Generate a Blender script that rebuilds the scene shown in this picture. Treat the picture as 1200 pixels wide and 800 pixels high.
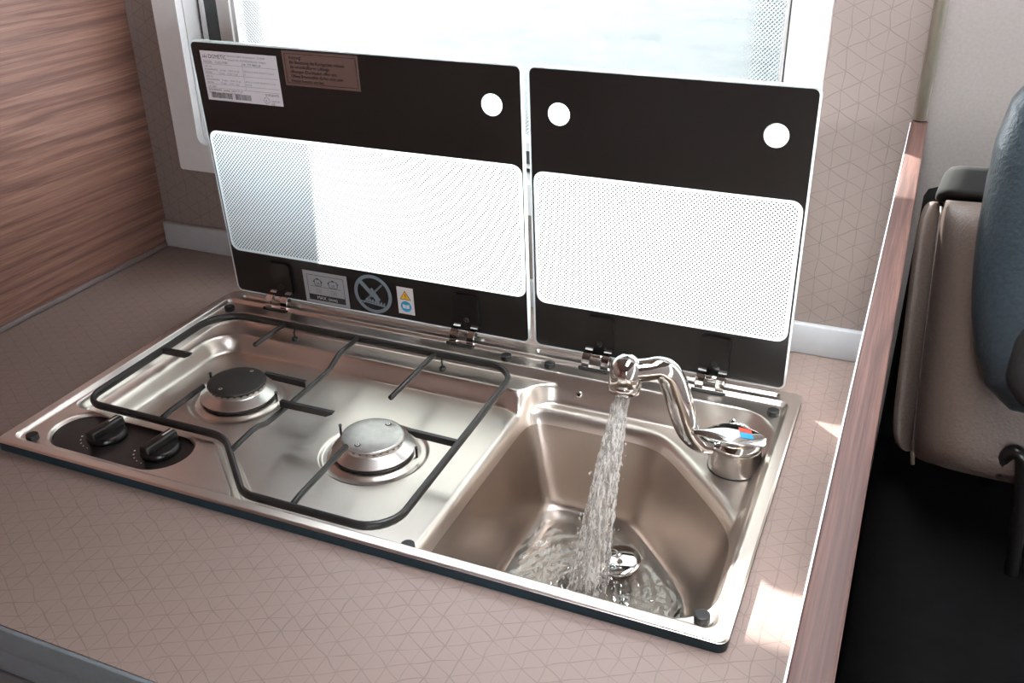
import bpy, bmesh, math, random
import numpy as np
from mathutils import Vector, Matrix

for o in list(bpy.data.objects):
    bpy.data.objects.remove(o, do_unlink=True)
scene = bpy.context.scene
COL = scene.collection
random.seed(7)
rng = np.random.default_rng(7)

# ------------------------------------------------------------------ camera
F_PX, YAW, PITCH, ROLL = 1136.94, 0.40806, 0.48260, -0.015625
CAM = Vector((0.82953, -0.56260, 0.54777))
fw = Vector((-math.sin(YAW) * math.cos(PITCH), math.cos(YAW) * math.cos(PITCH), -math.sin(PITCH)))
rt0 = Vector((math.cos(YAW), math.sin(YAW), 0.0))
up0 = rt0.cross(fw)
rt = rt0 * math.cos(ROLL) + up0 * math.sin(ROLL)
up = -rt0 * math.sin(ROLL) + up0 * math.cos(ROLL)
cam_data = bpy.data.cameras.new('camera')
cam_data.sensor_width = 36.0
cam_data.lens = F_PX * 36.0 / 1200.0
cam_data.clip_start = 0.01
cam_data.clip_end = 200.0
cam = bpy.data.objects.new('camera', cam_data)
M = Matrix.Identity(4)
for i in range(3):
    M[i][0] = rt[i]; M[i][1] = up[i]; M[i][2] = -fw[i]; M[i][3] = CAM[i]
cam.matrix_world = M
COL.objects.link(cam)
scene.camera = cam

# ------------------------------------------------------------------ sky, sun, exposure
world = bpy.data.worlds.new('sky')
scene.world = world
world.use_nodes = True
wn = world.node_tree.nodes
wn['Background'].inputs['Color'].default_value = (0.90, 0.95, 1.0, 1)
wn['Background'].inputs['Strength'].default_value = 22.0

sun_data = bpy.data.lights.new('sun', 'SUN')
sun_data.energy = 66.0
sun_data.angle = math.radians(0.8)
sun_data.color = (1.0, 0.96, 0.90)
sun = bpy.data.objects.new('sun', sun_data)
SUN_DIR = Vector((1.15, -1.0, -1.2)).normalized()
sun.rotation_euler = SUN_DIR.to_track_quat('-Z', 'Y').to_euler()
sun.location = (-6, 8, 8)
COL.objects.link(sun)

vs = scene.view_settings
vs.view_transform = 'Standard'
vs.look = 'None'
vs.gamma = 1.0
vs.use_curve_mapping = False
vs.exposure = 0.18
scene.cycles.sample_clamp_indirect = 5.0

# ------------------------------------------------------------------ helpers
def srgb(r, g, b):
    def f(c):
        c /= 255.0
        return c / 12.92 if c <= 0.04045 else ((c + 0.055) / 1.055) ** 2.4
    return (f(r), f(g), f(b), 1.0)

class NT:
    """small node tree helper"""
    def __init__(self, name):
        self.m = bpy.data.materials.new(name)
        self.m.use_nodes = True
        self.t = self.m.node_tree
        self.bsdf = self.t.nodes['Principled BSDF']
        self.out = self.t.nodes['Material Output']
    def n(self, typ, **kw):
        nd = self.t.nodes.new(typ)
        for k, v in kw.items():
            setattr(nd, k, v)
        return nd
    def l(self, a, b):
        self.t.links.new(a, b)
    def math(self, op, a, b=None, c=None, clamp=False):
        nd = self.n('ShaderNodeMath', operation=op, use_clamp=clamp)
        for i, v in enumerate((a, b, c)):
            if v is None: continue
            if isinstance(v, (int, float)): nd.inputs[i].default_value = v
            else: self.l(v, nd.inputs[i])
        return nd.outputs[0]
    def coord(self, scale=(1, 1, 1), kind='Object'):
        tc = self.n('ShaderNodeTexCoord')
        mp = self.n('ShaderNodeMapping')
        mp.inputs['Scale'].default_value = scale
        self.l(tc.outputs[kind], mp.inputs['Vector'])
        return mp.outputs['Vector']
    def noise(self, vec, scale, detail=3, rough=0.5):
        nd = self.n('ShaderNodeTexNoise')
        nd.inputs['Scale'].default_value = scale
        nd.inputs['Detail'].default_value = detail
        nd.inputs['Roughness'].default_value = rough
        if vec is not None: self.l(vec, nd.inputs['Vector'])
        return nd
    def ramp(self, fac, stops):
        nd = self.n('ShaderNodeValToRGB')
        el = nd.color_ramp.elements
        while len(el) < len(stops): el.new(0.5)
        for e, (p, c) in zip(el, stops):
            e.position = p; e.color = c
        self.l(fac, nd.inputs['Fac'])
        return nd.outputs['Color']
    def mix(self, fac, a, b):
        nd = self.n('ShaderNodeMix', data_type='RGBA')
        for i, v in ((0, fac), (6, a), (7, b)):
            if isinstance(v, (int, float)): nd.inputs[i].default_value = v
            elif isinstance(v, tuple): nd.inputs[i].default_value = v
            else: self.l(v, nd.inputs[i])
        return nd.outputs[2]
    def bump(self, height, strength, dist):
        nd = self.n('ShaderNodeBump')
        nd.inputs['Strength'].default_value = strength
        nd.inputs['Distance'].default_value = dist
        self.l(height, nd.inputs['Height'])
        self.l(nd.outputs['Normal'], self.bsdf.inputs['Normal'])
        return nd

def plain(name, col, rough=0.5, metal=0.0, noise=0.04, nscale=60.0, bump=0.0, spec=0.5, coat=0.0):
    t = NT(name)
    v = t.coord()
    nz = t.noise(v, nscale, 4)
    lo = tuple(max(0, c * (1 - noise * 2)) for c in col[:3]) + (1,)
    hi = tuple(min(1, c * (1 + noise * 2)) for c in col[:3]) + (1,)
    t.l(t.ramp(nz.outputs['Fac'], [(0.3, lo), (0.7, hi)]), t.bsdf.inputs['Base Color'])
    t.bsdf.inputs['Roughness'].default_value = rough
    t.bsdf.inputs['Metallic'].default_value = metal
    t.bsdf.inputs['Specular IOR Level'].default_value = spec
    t.bsdf.inputs['Coat Weight'].default_value = coat
    if bump: t.bump(nz.outputs['Fac'], bump, 0.001)
    return t.m

MAT = {}

def mat_steel(name, col, r0, r1):
    t = NT(name)
    v = t.coord()
    big = t.noise(v, 14, 4, 0.6)
    t.l(t.ramp(big.outputs['Fac'], [(0.3, tuple(c * 0.93 for c in col[:3]) + (1,)), (0.7, col)]), t.bsdf.inputs['Base Color'])
    rr = t.math('MULTIPLY_ADD', big.outputs['Fac'], r1 - r0, r0)
    t.l(rr, t.bsdf.inputs['Roughness'])
    t.bsdf.inputs['Metallic'].default_value = 1.0
    return t.m
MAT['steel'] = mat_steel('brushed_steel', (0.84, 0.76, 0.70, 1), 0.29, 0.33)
MAT['basin'] = mat_steel('basin_steel_dimmed', (0.43, 0.365, 0.32, 1), 0.29, 0.36)  # tray steel darkened: the sink's dim reflections are put into the colour
MAT['chrome'] = mat_steel('chrome', (0.80, 0.79, 0.78, 1), 0.03, 0.08)
MAT['satin'] = mat_steel('satin_chrome', (0.52, 0.50, 0.48, 1), 0.29, 0.32)
MAT['alu'] = mat_steel('turned_aluminium', (0.82, 0.79, 0.76, 1), 0.29, 0.32)

def mat_tri(name, base, line, axes, side=0.033, strength=0.55, rough=0.45):
    """laminate printed with a loose triangle mesh of thin lines"""
    t = NT(name)
    tc = t.n('ShaderNodeTexCoord')
    sp = t.n('ShaderNodeSeparateXYZ')
    t.l(tc.outputs['Object'], sp.inputs[0])
    cb = t.n('ShaderNodeCombineXYZ')
    t.l(sp.outputs[axes[0]], cb.inputs[0]); t.l(sp.outputs[axes[1]], cb.inputs[1])
    nz = t.noise(cb.outputs[0], 38.0, 1, 0.4)
    sb = t.n('ShaderNodeVectorMath', operation='SUBTRACT')
    t.l(nz.outputs['Color'], sb.inputs[0]); sb.inputs[1].default_value = (0.5, 0.5, 0.5)
    sc = t.n('ShaderNodeVectorMath', operation='SCALE')
    t.l(sb.outputs[0], sc.inputs[0]); sc.inputs['Scale'].default_value = 0.0065
    ad = t.n('ShaderNodeVectorMath', operation='ADD')
    t.l(cb.outputs[0], ad.inputs[0]); t.l(sc.outputs[0], ad.inputs[1])
    h = side * math.sqrt(3) / 2
    width = 0.0005
    tot = None
    for k, ang in enumerate((0, 60, 120)):
        a = math.radians(ang)
        dt = t.n('ShaderNodeVectorMath', operation='DOT_PRODUCT')
        t.l(ad.outputs[0], dt.inputs[0]); dt.inputs[1].default_value = (math.cos(a) / h, math.sin(a) / h, 0)
        fr = t.math('FRACT', t.math('ADD', dt.outputs['Value'], 50.0))
        d = t.math('ABSOLUTE', t.math('SUBTRACT', fr, 0.5))          # 0.5 at a line
        ln = t.math('MULTIPLY_ADD', t.math('SUBTRACT', 0.5, d), -h / width, 1.35, clamp=True)
        vary = t.noise(cb.outputs[0], 24.0 + 7 * k, 1)
        st = t.math('MULTIPLY_ADD', vary.outputs['Fac'], 1.8, -0.25, clamp=True)
        ln = t.math('MULTIPLY', ln, st)
        tot = ln if tot is None else t.math('MAXIMUM', tot, ln)
    soft = t.noise(cb.outputs[0], 260, 2)
    bcol = t.mix(t.math('MULTIPLY', soft.outputs['Fac'], 0.35), base, tuple(c * 0.86 for c in base[:3]) + (1,))
    t.l(t.mix(t.math('MULTIPLY', tot, strength), bcol, line), t.bsdf.inputs['Base Color'])
    t.bsdf.inputs['Roughness'].default_value = rough
    t.bump(soft.outputs['Fac'], 0.05, 0.0004)
    return t.m
MAT['laminate'] = mat_tri('worktop_laminate', srgb(139, 120, 113), srgb(62, 50, 46), (0, 1), 0.0185, 0.44, 0.36)
MAT['wallpaper'] = mat_tri('wall_laminate', srgb(142, 127, 121), srgb(74, 60, 55), (0, 2), 0.0215, 0.5, 0.6)

def mat_wood(name, along, c0, c1, c2, scale=1.0, rough=0.42):
    t = NT(name)
    s = [150 * scale] * 3
    s[along] = 2.4 * scale
    v = t.coord(tuple(s))
    warp = t.noise(t.coord(tuple(4.0 if i != along else 1.2 for i in range(3))), 1.0, 2)
    ad = t.n('ShaderNodeVectorMath', operation='MULTIPLY_ADD')
    t.l(warp.outputs['Color'], ad.inputs[0]); ad.inputs[1].default_value = (6.0, 6.0, 6.0); t.l(v, ad.inputs[2])
    g = t.noise(ad.outputs[0], 1.0, 7, 0.66)
    s2 = [760 * scale] * 3; s2[along] = 14 * scale
    fine = t.noise(t.coord(tuple(s2)), 1.0, 3, 0.6)
    base = t.ramp(g.outputs['Fac'], [(0.36, c0), (0.47, c1), (0.60, c2)])
    fm = t.math('MULTIPLY_ADD', fine.outputs['Fac'], 3.0, -1.05, clamp=True)
    vein = t.noise(ad.outputs[0], 0.22, 2, 0.5)
    vf = t.math('MULTIPLY_ADD', t.math('ABSOLUTE', t.math('SUBTRACT', vein.outputs['Fac'], 0.5)), -30.0, 1.0, clamp=True)
    base = t.mix(t.math('MULTIPLY', vf, 0.6), base, tuple(c * 0.6 for c in c0[:3]) + (1,))
    col = t.mix(t.math('MULTIPLY', t.math('SUBTRACT', 1.0, fm), 0.6), base, tuple(c * 0.72 for c in c0[:3]) + (1,))
    t.l(col, t.bsdf.inputs['Base Color'])
    t.bsdf.inputs['Roughness'].default_value = rough
    t.bump(fine.outputs['Fac'], 0.12, 0.0006)
    return t.m
MAT['wood'] = mat_wood('walnut_decor', 1, srgb(106, 73, 62), srgb(136, 98, 85), srgb(152, 114, 100))
MAT['wood_rail'] = mat_wood('walnut_edge', 1, srgb(66, 42, 36), srgb(92, 61, 53), srgb(108, 75, 66), 1.4, 0.65)
MAT['wood_front'] = mat_wood('walnut_front', 0, srgb(112, 78, 66), srgb(156, 116, 101), srgb(178, 138, 122))

MAT['white'] = plain('white_plastic', srgb(224, 222, 222), 0.35, noise=0.01)
MAT['upstand'] = plain('pale_grey_plastic', srgb(186, 187, 190), 0.35, noise=0.015)
MAT['rubber_grey'] = plain('grey_rubber', srgb(70, 74, 76), 0.55)
MAT['black_rubber'] = plain('black_rubber', srgb(26, 26, 26), 0.5)
MAT['gasket'] = plain('blue_black_edge', srgb(20, 50, 62), 0.4)
MAT['enamel'] = plain('black_enamel', srgb(34, 33, 32), 0.38, noise=0.08, nscale=200, bump=0.05)
MAT['black_plastic'] = plain('black_plastic', srgb(18, 16, 16), 0.28)
MAT['black_glass'] = plain('black_printed_glass', srgb(28, 26, 25), 0.3, noise=0.1, nscale=9)
MAT['glass_edge'] = plain('ground_glass_edge', srgb(214, 220, 218), 0.25)
MAT['cap_black'] = plain('burner_cap_black', srgb(46, 44, 43), 0.5, noise=0.06, nscale=150)
MAT['cap_sheen'] = plain('burner_cap_painted_sheen', srgb(196, 193, 190), 0.34, 0.85, noise=0.05, nscale=150)  # same cap as the black one, lightened to paint in the lid panels' reflection
MAT['paint'] = plain('grey_lining', srgb(146, 137, 133), 0.6, noise=0.03, nscale=300, bump=0.1)
MAT['ceiling'] = plain('taupe_lining', srgb(150, 128, 116), 0.7, noise=0.02)
MAT['floor'] = plain('dark_floor', srgb(70, 56, 48), 0.6, noise=0.08, nscale=12)
MAT['void'] = plain('shade_black', srgb(7, 7, 7), 0.95, noise=0.2, spec=0.1)  # near-black, footwell shade put into the colour
MAT['cab_grey'] = plain('slate_front', srgb(104, 104, 108), 0.4, noise=0.03)
MAT['edge_grey'] = plain('blue_grey_edge', srgb(112, 120, 124), 0.35, noise=0.03)
MAT['leather'] = plain('beige_leather', srgb(82, 69, 62), 0.5, noise=0.06, nscale=420, bump=0.5)
MAT['leather_dark'] = plain('blue_black_leather', srgb(40, 50, 55), 0.38, noise=0.12, nscale=330, bump=0.6)
MAT['leather_black'] = plain('black_leather', srgb(26, 26, 26), 0.5, noise=0.1, nscale=330, bump=0.4)
MAT['olive'] = plain('dark_olive_fabric', srgb(16, 15, 13), 0.85, noise=0.05, nscale=300)
MAT['label_white'] = plain('label_paper', srgb(226, 222, 226), 0.5, noise=0.01)
MAT['label_grey'] = plain('label_grey', srgb(166, 168, 172), 0.4, noise=0.01)
MAT['label_foil'] = plain('label_foil', (0.55, 0.56, 0.58, 1), 0.2, 1.0, noise=0.02)
MAT['ink'] = plain('ink_black', srgb(40, 40, 42), 0.5)
MAT['ink_grey'] = plain('ink_grey', srgb(112, 108, 112), 0.5)
MAT['print_grey'] = plain('print_blue_grey', srgb(122, 136, 146), 0.4)
MAT['yellow'] = plain('warning_yellow', srgb(238, 186, 40), 0.4)
MAT['cyan'] = plain('notice_blue', srgb(30, 160, 214), 0.4)
MAT['champagne'] = plain('champagne_metal', srgb(196, 190, 172), 0.3, 0.6, noise=0.02)
MAT['edge_taupe'] = plain('taupe_edge_strip', srgb(118, 106, 104), 0.5)
MAT['red'] = plain('hot_red', srgb(226, 74, 58), 0.3)
MAT['blue'] = plain('cold_blue', srgb(40, 140, 206), 0.3)
MAT['print_white'] = plain('print_white', srgb(232, 228, 224), 0.4)

def dots(t, u, v, pitch, rad):
    """staggered dot mask: 1 inside a dot"""
    res = None
    for k in (0, 1):
        px, py = pitch, pitch * 1.0
        fu = t.math('SUBTRACT', t.math('FRACT', t.math('ADD', t.math('DIVIDE', u, px), 100.0 + 0.5 * k)), 0.5)
        fv = t.math('SUBTRACT', t.math('FRACT', t.math('ADD', t.math('DIVIDE', v, py), 100.0 + 0.5 * k)), 0.5)
        d2 = t.math('ADD', t.math('MULTIPLY', fu, fu), t.math('MULTIPLY', fv, fv))
        d = t.math('MULTIPLY', t.math('SQRT', d2), pitch)
        mk = t.math('MULTIPLY_ADD', d, -1.0 / 0.0002, rad / 0.0002 + 0.5, clamp=True)
        res = mk if res is None else t.math('MAXIMUM', res, mk)
    return res

def facing(t, lo, hi):
    lw = t.n('ShaderNodeLayerWeight'); lw.inputs['Blend'].default_value = 0.5
    return t.math('MULTIPLY_ADD', t.math('POWER', lw.outputs['Facing'], 5.0), hi, lo)

def mat_milky(name, use_dots):
    t = NT(name)
    white = (0.92, 0.95, 0.96, 1)
    col = white
    if use_dots:
        tc = t.n('ShaderNodeTexCoord'); sp = t.n('ShaderNodeSeparateXYZ')
        t.l(tc.outputs['Object'], sp.inputs[0])
        mk = dots(t, sp.outputs[0], sp.outputs[2], 0.0047, 0.00104)
        col = t.mix(mk, white, (0.012, 0.013, 0.014, 1))
    tr = t.n('ShaderNodeBsdfTranslucent'); df = t.n('ShaderNodeBsdfDiffuse'); gl = t.n('ShaderNodeBsdfGlossy')
    gl.inputs['Roughness'].default_value = 0.12
    for nd in (tr, df):
        if isinstance(col, tuple): nd.inputs['Color'].default_value = col
        else: t.l(col, nd.inputs['Color'])
    m1 = t.n('ShaderNodeMixShader'); m1.inputs[0].default_value = 0.62
    t.l(df.outputs[0], m1.inputs[1]); t.l(tr.outputs[0], m1.inputs[2])
    fr = facing(t, 0.04, 0.6)
    m2 = t.n('ShaderNodeMixShader')
    t.l(fr, m2.inputs[0]); t.l(m1.outputs[0], m2.inputs[1]); t.l(gl.outputs[0], m2.inputs[2])
    t.l(m2.outputs[0], t.out.inputs['Surface'])
    return t.m
MAT['milky_dots'] = mat_milky('milky_dotted_glass', True)
MAT['milky'] = mat_milky('milky_glass', False)

def mat_clear(name, with_border=None, tint=(0.95, 0.97, 0.97)):
    t = NT(name)
    tp = t.n('ShaderNodeBsdfTransparent'); tp.inputs['Color'].default_value = tint + (1,)
    gl = t.n('ShaderNodeBsdfGlossy'); gl.inputs['Roughness'].default_value = 0.02
    fr = facing(t, 0.03, 0.6)
    m = t.n('ShaderNodeMixShader')
    t.l(fr, m.inputs[0]); t.l(tp.outputs[0], m.inputs[1]); t.l(gl.outputs[0], m.inputs[2])
    res = m.outputs[0]
    if with_border:
        x0, x1, z0, z1, wd = with_border
        tc = t.n('ShaderNodeTexCoord'); sp = t.n('ShaderNodeSeparateXYZ')
        t.l(tc.outputs['Object'], sp.inputs[0])
        X, Z = sp.outputs[0], sp.outputs[2]
        e = t.math('MINIMUM', t.math('MINIMUM', t.math('SUBTRACT', X, x0), t.math('SUBTRACT', x1, X)),
                   t.math('MINIMUM', t.math('SUBTRACT', Z, z0), t.math('SUBTRACT', z1, Z)))
        band = t.math('MULTIPLY_ADD', e, -1.0 / wd, 1.0, clamp=True)
        mk = dots(t, X, Z, 0.0048, 0.0008)
        mk = t.math('MULTIPLY', mk, t.math('MULTIPLY', band, 1.6, clamp=True))
        df = t.n('ShaderNodeBsdfDiffuse'); df.inputs['Color'].default_value = (0.25, 0.28, 0.29, 1)
        m2 = t.n('ShaderNodeMixShader')
        t.l(mk, m2.inputs[0]); t.l(res, m2.inputs[1]); t.l(df.outputs[0], m2.inputs[2])
        res = m2.outputs[0]
    t.l(res, t.out.inputs['Surface'])
    return t.m
MAT['clear'] = mat_clear('clear_glass')

def mat_water(name, white):
    t = NT(name)
    gl = t.n('ShaderNodeBsdfGlass'); gl.inputs['IOR'].default_value = 1.33; gl.inputs['Roughness'].default_value = 0.0
    gl.inputs['Color'].default_value = (0.98, 0.98, 0.98, 1)
    gs = t.n('ShaderNodeBsdfGlossy'); gs.inputs['Roughness'].default_value = 0.03
    mw = t.n('ShaderNodeMixShader'); mw.inputs[0].default_value = 0.16
    t.l(gl.outputs[0], mw.inputs[1]); t.l(gs.outputs[0], mw.inputs[2])
    res = mw.outputs[0]
    if white:
        nz = t.noise(t.coord((260, 260, 22)), 1.0, 3, 0.6)
        fac = t.math('MULTIPLY_ADD', nz.outputs['Fac'], 6.0, -2.35, clamp=True)
        fac = t.math('MULTIPLY', fac, white)
        tr = t.n('ShaderNodeBsdfTranslucent'); df = t.n('ShaderNodeBsdfDiffuse')
        for nd in (tr, df): nd.inputs['Color'].default_value = (0.95, 0.94, 0.93, 1)
        m1 = t.n('ShaderNodeMixShader'); m1.inputs[0].default_value = 0.5
        t.l(df.outputs[0], m1.inputs[1]); t.l(tr.outputs[0], m1.inputs[2])
        tp = t.n('ShaderNodeBsdfTransparent')
        mg = t.n('ShaderNodeMixShader'); mg.inputs[0].default_value = 0.6
        t.l(gl.outputs[0], mg.inputs[1]); t.l(tp.outputs[0], mg.inputs[2])
        m2 = t.n('ShaderNodeMixShader')
        t.l(fac, m2.inputs[0]); t.l(mg.outputs[0], m2.inputs[1]); t.l(m1.outputs[0], m2.inputs[2])
        res = m2.outputs[0]
    t.l(res, t.out.inputs['Surface'])
    return t.m
MAT['water'] = mat_water('clear_water', 0)
MAT['water_white'] = mat_water('aerated_water', 1.0)

def mat_ground():
    t = NT('pale_gravel')
    v = t.coord()
    a = t.noise(v, 0.9, 6, 0.7)
    b = t.noise(v, 4.5, 5, 0.7)
    f = t.math('ADD', t.math('MULTIPLY', a.outputs['Fac'], 0.6), t.math('MULTIPLY', b.outputs['Fac'], 0.4))
    t.l(t.ramp(f, [(0.40, srgb(14, 25, 29)), (0.50, srgb(34, 41, 43)), (0.60, srgb(43, 47, 47))]), t.bsdf.inputs['Base Color'])
    t.bsdf.inputs['Roughness'].default_value = 0.9
    return t.m
MAT['ground'] = mat_ground()

# ---- mesh building
class MB:
    def __init__(self):
        self.v = []; self.f = []; self.mi = []; self.sm = []; self.mats = []
    def mid(self, key):
        if key not in self.mats: self.mats.append(key)
        return self.mats.index(key)
    def add(self, verts, faces, mat, smooth=False):
        o = len(self.v); k = self.mid(mat)
        self.v.extend([tuple(p) for p in verts])
        for f in faces:
            self.f.append(tuple(i + o for i in f)); self.mi.append(k); self.sm.append(smooth)
        return self
    def bm(self, b, mat, smooth=False):
        b.verts.index_update()
        self.add([v.co[:] for v in b.verts], [[v.index for v in f.verts] for f in b.faces], mat, smooth)
        b.free(); return self
    def box(self, lo, hi, mat, bevel=0.0, seg=2):
        b = bmesh.new()
        bmesh.ops.create_cube(b, size=1.0)
        for v in b.verts:
            v.co = Vector([(lo[i] + hi[i]) / 2 + v.co[i] * (hi[i] - lo[i]) for i in range(3)])
        if bevel:
            bmesh.ops.bevel(b, geom=list(b.edges), offset=bevel, segments=seg, profile=0.5, affect='EDGES')
        return self.bm(b, mat, bool(bevel))
    def lathe(self, prof, n, mat, center=(0, 0, 0), axis=None, smooth=True, cap=True, crease=False):
        """prof: (radius, height) pairs from bottom to top"""
        if crease:
            for j in range(len(prof) - 1):
                self.lathe(prof[j:j + 2], n, mat, center, axis, smooth, False)
            if cap:
                for j, (r, h) in ((0, prof[0]), (1, prof[-1])):
                    self.lathe([(r, h), (0.00001, h)], n, mat, center, axis, False, False)
            return self
        c = Vector(center)
        q = Vector((0, 0, 1)).rotation_difference(Vector(axis)) if axis is not None else None
        vs_, fs = [], []
        for (r, h) in prof:
            for k in range(n):
                a = 2 * math.pi * k / n
                p = Vector((r * math.cos(a), r * math.sin(a), h))
                if q: p = q @ p
                vs_.append(c + p)
        for j in range(len(prof) - 1):
            for k in range(n):
                k2 = (k + 1) % n
                fs.append((j * n + k, j * n + k2, (j + 1) * n + k2, (j + 1) * n + k))
        self.add(vs_, fs, mat, smooth)
        if cap:
            base = len(self.v) - len(vs_)
            for j, rev in ((0, True), (len(prof) - 1, False)):
                if prof[j][0] > 1e-6:
                    ring = [base + j * n + k for k in range(n)]
                    if rev: ring.reverse()
                    self.f.append(tuple(ring)); self.mi.append(self.mid(mat)); self.sm.append(False)
        return self
    def tube(self, pts, rad, mat, n=10, closed=False, flat=1.0, smooth=True, upv=None):
        """sweep a circle (or ellipse: flat = height / width) along pts; rad number or list"""
        P = [Vector(p) for p in pts]; N = len(P)
        R = rad if isinstance(rad, (list, tuple)) else [rad] * N
        vs_, fs = [], []
        u = None
        for i in range(N):
            a = P[(i - 1) % N] if (closed or i > 0) else P[i]
            b = P[(i + 1) % N] if (closed or i < N - 1) else P[i]
            t = (b - a).normalized()
            if upv is not None:
                s = t.cross(Vector(upv)).normalized(); w = s.cross(t)
            else:
                if u is None:
                    ref = Vector((0, 0, 1)) if abs(t.z) < 0.9 else Vector((1, 0, 0))
                    u = t.cross(ref).normalized()
                u = (u - t * u.dot(t)).normalized(); s = u; w = s.cross(t)
            for k in range(n):
                g = 2 * math.pi * k / n
                vs_.append(P[i] + s * (math.cos(g) * R[i]) + w * (math.sin(g) * R[i] * flat))
        for i in range(N if closed else N - 1):
            j = (i + 1) % N
            for k in range(n):
                k2 = (k + 1) % n
                fs.append((i * n + k, j * n + k, j * n + k2, i * n + k2))
        if not closed:
            fs.append(tuple(range(n)))
            fs.append(tuple((N - 1) * n + k for k in reversed(range(n))))
        self.add(vs_, fs, mat, smooth)
        return self
    def plate(self, outer, holes, fn, t0, t1, mat, side=None, back=None):
        """flat plate with holes; fn(u, v, w) -> point, from w=t0 (front) to w=t1 (back)"""
        loops = [outer] + list(holes)
        b = bmesh.new(); base = []
        for lp in loops:
            vv = [b.verts.new((p[0], p[1], 0)) for p in lp]
            for i in range(len(vv)): b.edges.new((vv[i], vv[(i + 1) % len(vv)]))
        b.verts.index_update()
        bmesh.ops.triangle_fill(b, use_beauty=True, use_dissolve=False, edges=list(b.edges), normal=(0, 0, 1))
        tris = [tuple(v.index for v in f.verts) for f in b.faces]
        b.free()
        flat = [p for lp in loops for p in lp]
        self.add([fn(p[0], p[1], t0) for p in flat], tris, mat)
        self.add([fn(p[0], p[1], t1) for p in flat], [tuple(reversed(t)) for t in tris], back or mat)
        for lp in loops:
            m = len(lp)
            vs_ = [fn(p[0], p[1], t0) for p in lp] + [fn(p[0], p[1], t1) for p in lp]
            self.add(vs_, [(i, (i + 1) % m, m + (i + 1) % m, m + i) for i in range(m)], side or mat)
        return self
    def text(self, s, fn, u, v, size, mat, w, sx=1.0, align='LEFT'):
        cu = bpy.data.curves.new('lettering', 'FONT')
        cu.body = s; cu.size = size; cu.align_x = align; cu.resolution_u = 2
        ob = bpy.data.objects.new('lettering', cu)
        COL.objects.link(ob)
        me = bpy.data.meshes.new_from_object(ob)
        self.add([fn(u + p.co.x * sx, v + p.co.y, w) for p in me.vertices], [tuple(p.vertices) for p in me.polygons], mat)
        bpy.data.objects.remove(ob); bpy.data.curves.remove(cu); bpy.data.meshes.remove(me)
        return self
    def rect(self, fn, u0, v0, u1, v1, w, mat):
        return self.add([fn(u0, v0, w), fn(u1, v0, w), fn(u1, v1, w), fn(u0, v1, w)], [(0, 1, 2, 3)], mat)
    def frame(self, fn, u0, v0, u1, v1, th, w, mat):
        self.rect(fn, u0, v0, u1, v0 + th, w, mat); self.rect(fn, u0, v1 - th, u1, v1, w, mat)
        self.rect(fn, u0, v0, u0 + th, v1, w, mat); self.rect(fn, u1 - th, v0, u1, v1, w, mat)
        return self
    def build(self, name, parent=None, origin=None, recalc=True):
        off = wloc(parent) if parent is not None else Vector((0, 0, 0))
        o = Vector(origin) if origin is not None else off
        me = bpy.data.meshes.new(name)
        me.from_pydata([(p[0] - o.x, p[1] - o.y, p[2] - o.z) for p in self.v], [], self.f)
        for k in self.mats: me.materials.append(MAT[k])
        me.polygons.foreach_set('material_index', self.mi)
        me.polygons.foreach_set('use_smooth', self.sm)
        if recalc:
            b = bmesh.new(); b.from_mesh(me)
            bmesh.ops.recalc_face_normals(b, faces=b.faces)
            b.to_mesh(me); b.free()
        me.update()
        ob = bpy.data.objects.new(name, me)
        COL.objects.link(ob)
        if parent is not None:
            ob.parent = parent; ob.location = o - off
        else:
            ob.location = o
        return ob

def wloc(o):
    p = Vector((0, 0, 0))
    while o is not None:
        p += o.location; o = o.parent
    return p

def tag(o, label=None, cat=None, group=None, kind=None):
    if label: o['label'] = label
    if cat: o['category'] = cat
    if group: o['group'] = group
    if kind: o['kind'] = kind
    return o

def empty(name, loc=(0, 0, 0), parent=None):
    o = bpy.data.objects.new(name, None)
    o.empty_display_size = 0.05
    COL.objects.link(o)
    if parent is not None:
        o.parent = parent; o.location = Vector(loc) - wloc(parent)
    else:
        o.location = loc
    return o

def share(src, loc, parent):
    """another piece with the same mesh, its origin at loc"""
    c = src.copy(); COL.objects.link(c)
    c.parent = parent; c.location = Vector(loc) - wloc(parent)
    return c

def rrect(x0, y0, x1, y1, r, n=6):
    pts = []
    for cx, cy, a0 in ((x1 - r, y0 + r, -90), (x1 - r, y1 - r, 0), (x0 + r, y1 - r, 90), (x0 + r, y0 + r, 180)):
        for k in range(n + 1):
            a = math.radians(a0 + 90 * k / n)
            pts.append((cx + r * math.cos(a), cy + r * math.sin(a)))
    return pts

def circ(cx, cy, r, n=28):
    return [(cx + r * math.cos(2 * math.pi * k / n), cy + r * math.sin(2 * math.pi * k / n)) for k in range(n)]

def fillet(pts, rads, n=8, closed=True):
    """round the corners of a 2D polyline"""
    out = []; N = len(pts)
    for i in range(N):
        p = Vector(pts[i])
        if not closed and i in (0, N - 1):
            out.append(p); continue
        a = Vector(pts[i - 1]); b = Vector(pts[(i + 1) % N]); r = rads[i]
        d1 = (a - p).normalized(); d2 = (b - p).normalized()
        ang = d1.angle(d2)
        if r < 1e-6 or ang > math.pi - 1e-3:
            out.append(p); continue
        L = r / math.tan(ang / 2)
        s, e = p + d1 * L, p + d2 * L
        c = p + (d1 + d2).normalized() * (r / math.sin(ang / 2))
        v0, v1 = s - c, e - c
        for k in range(n + 1):
            t = k / n
            w = v0.lerp(v1, t)
            out.append(c + w.normalized() * r)
    return [tuple(q) for q in out]

XY = lambda z: (lambda u, v, w: (u, v, w))

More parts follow.
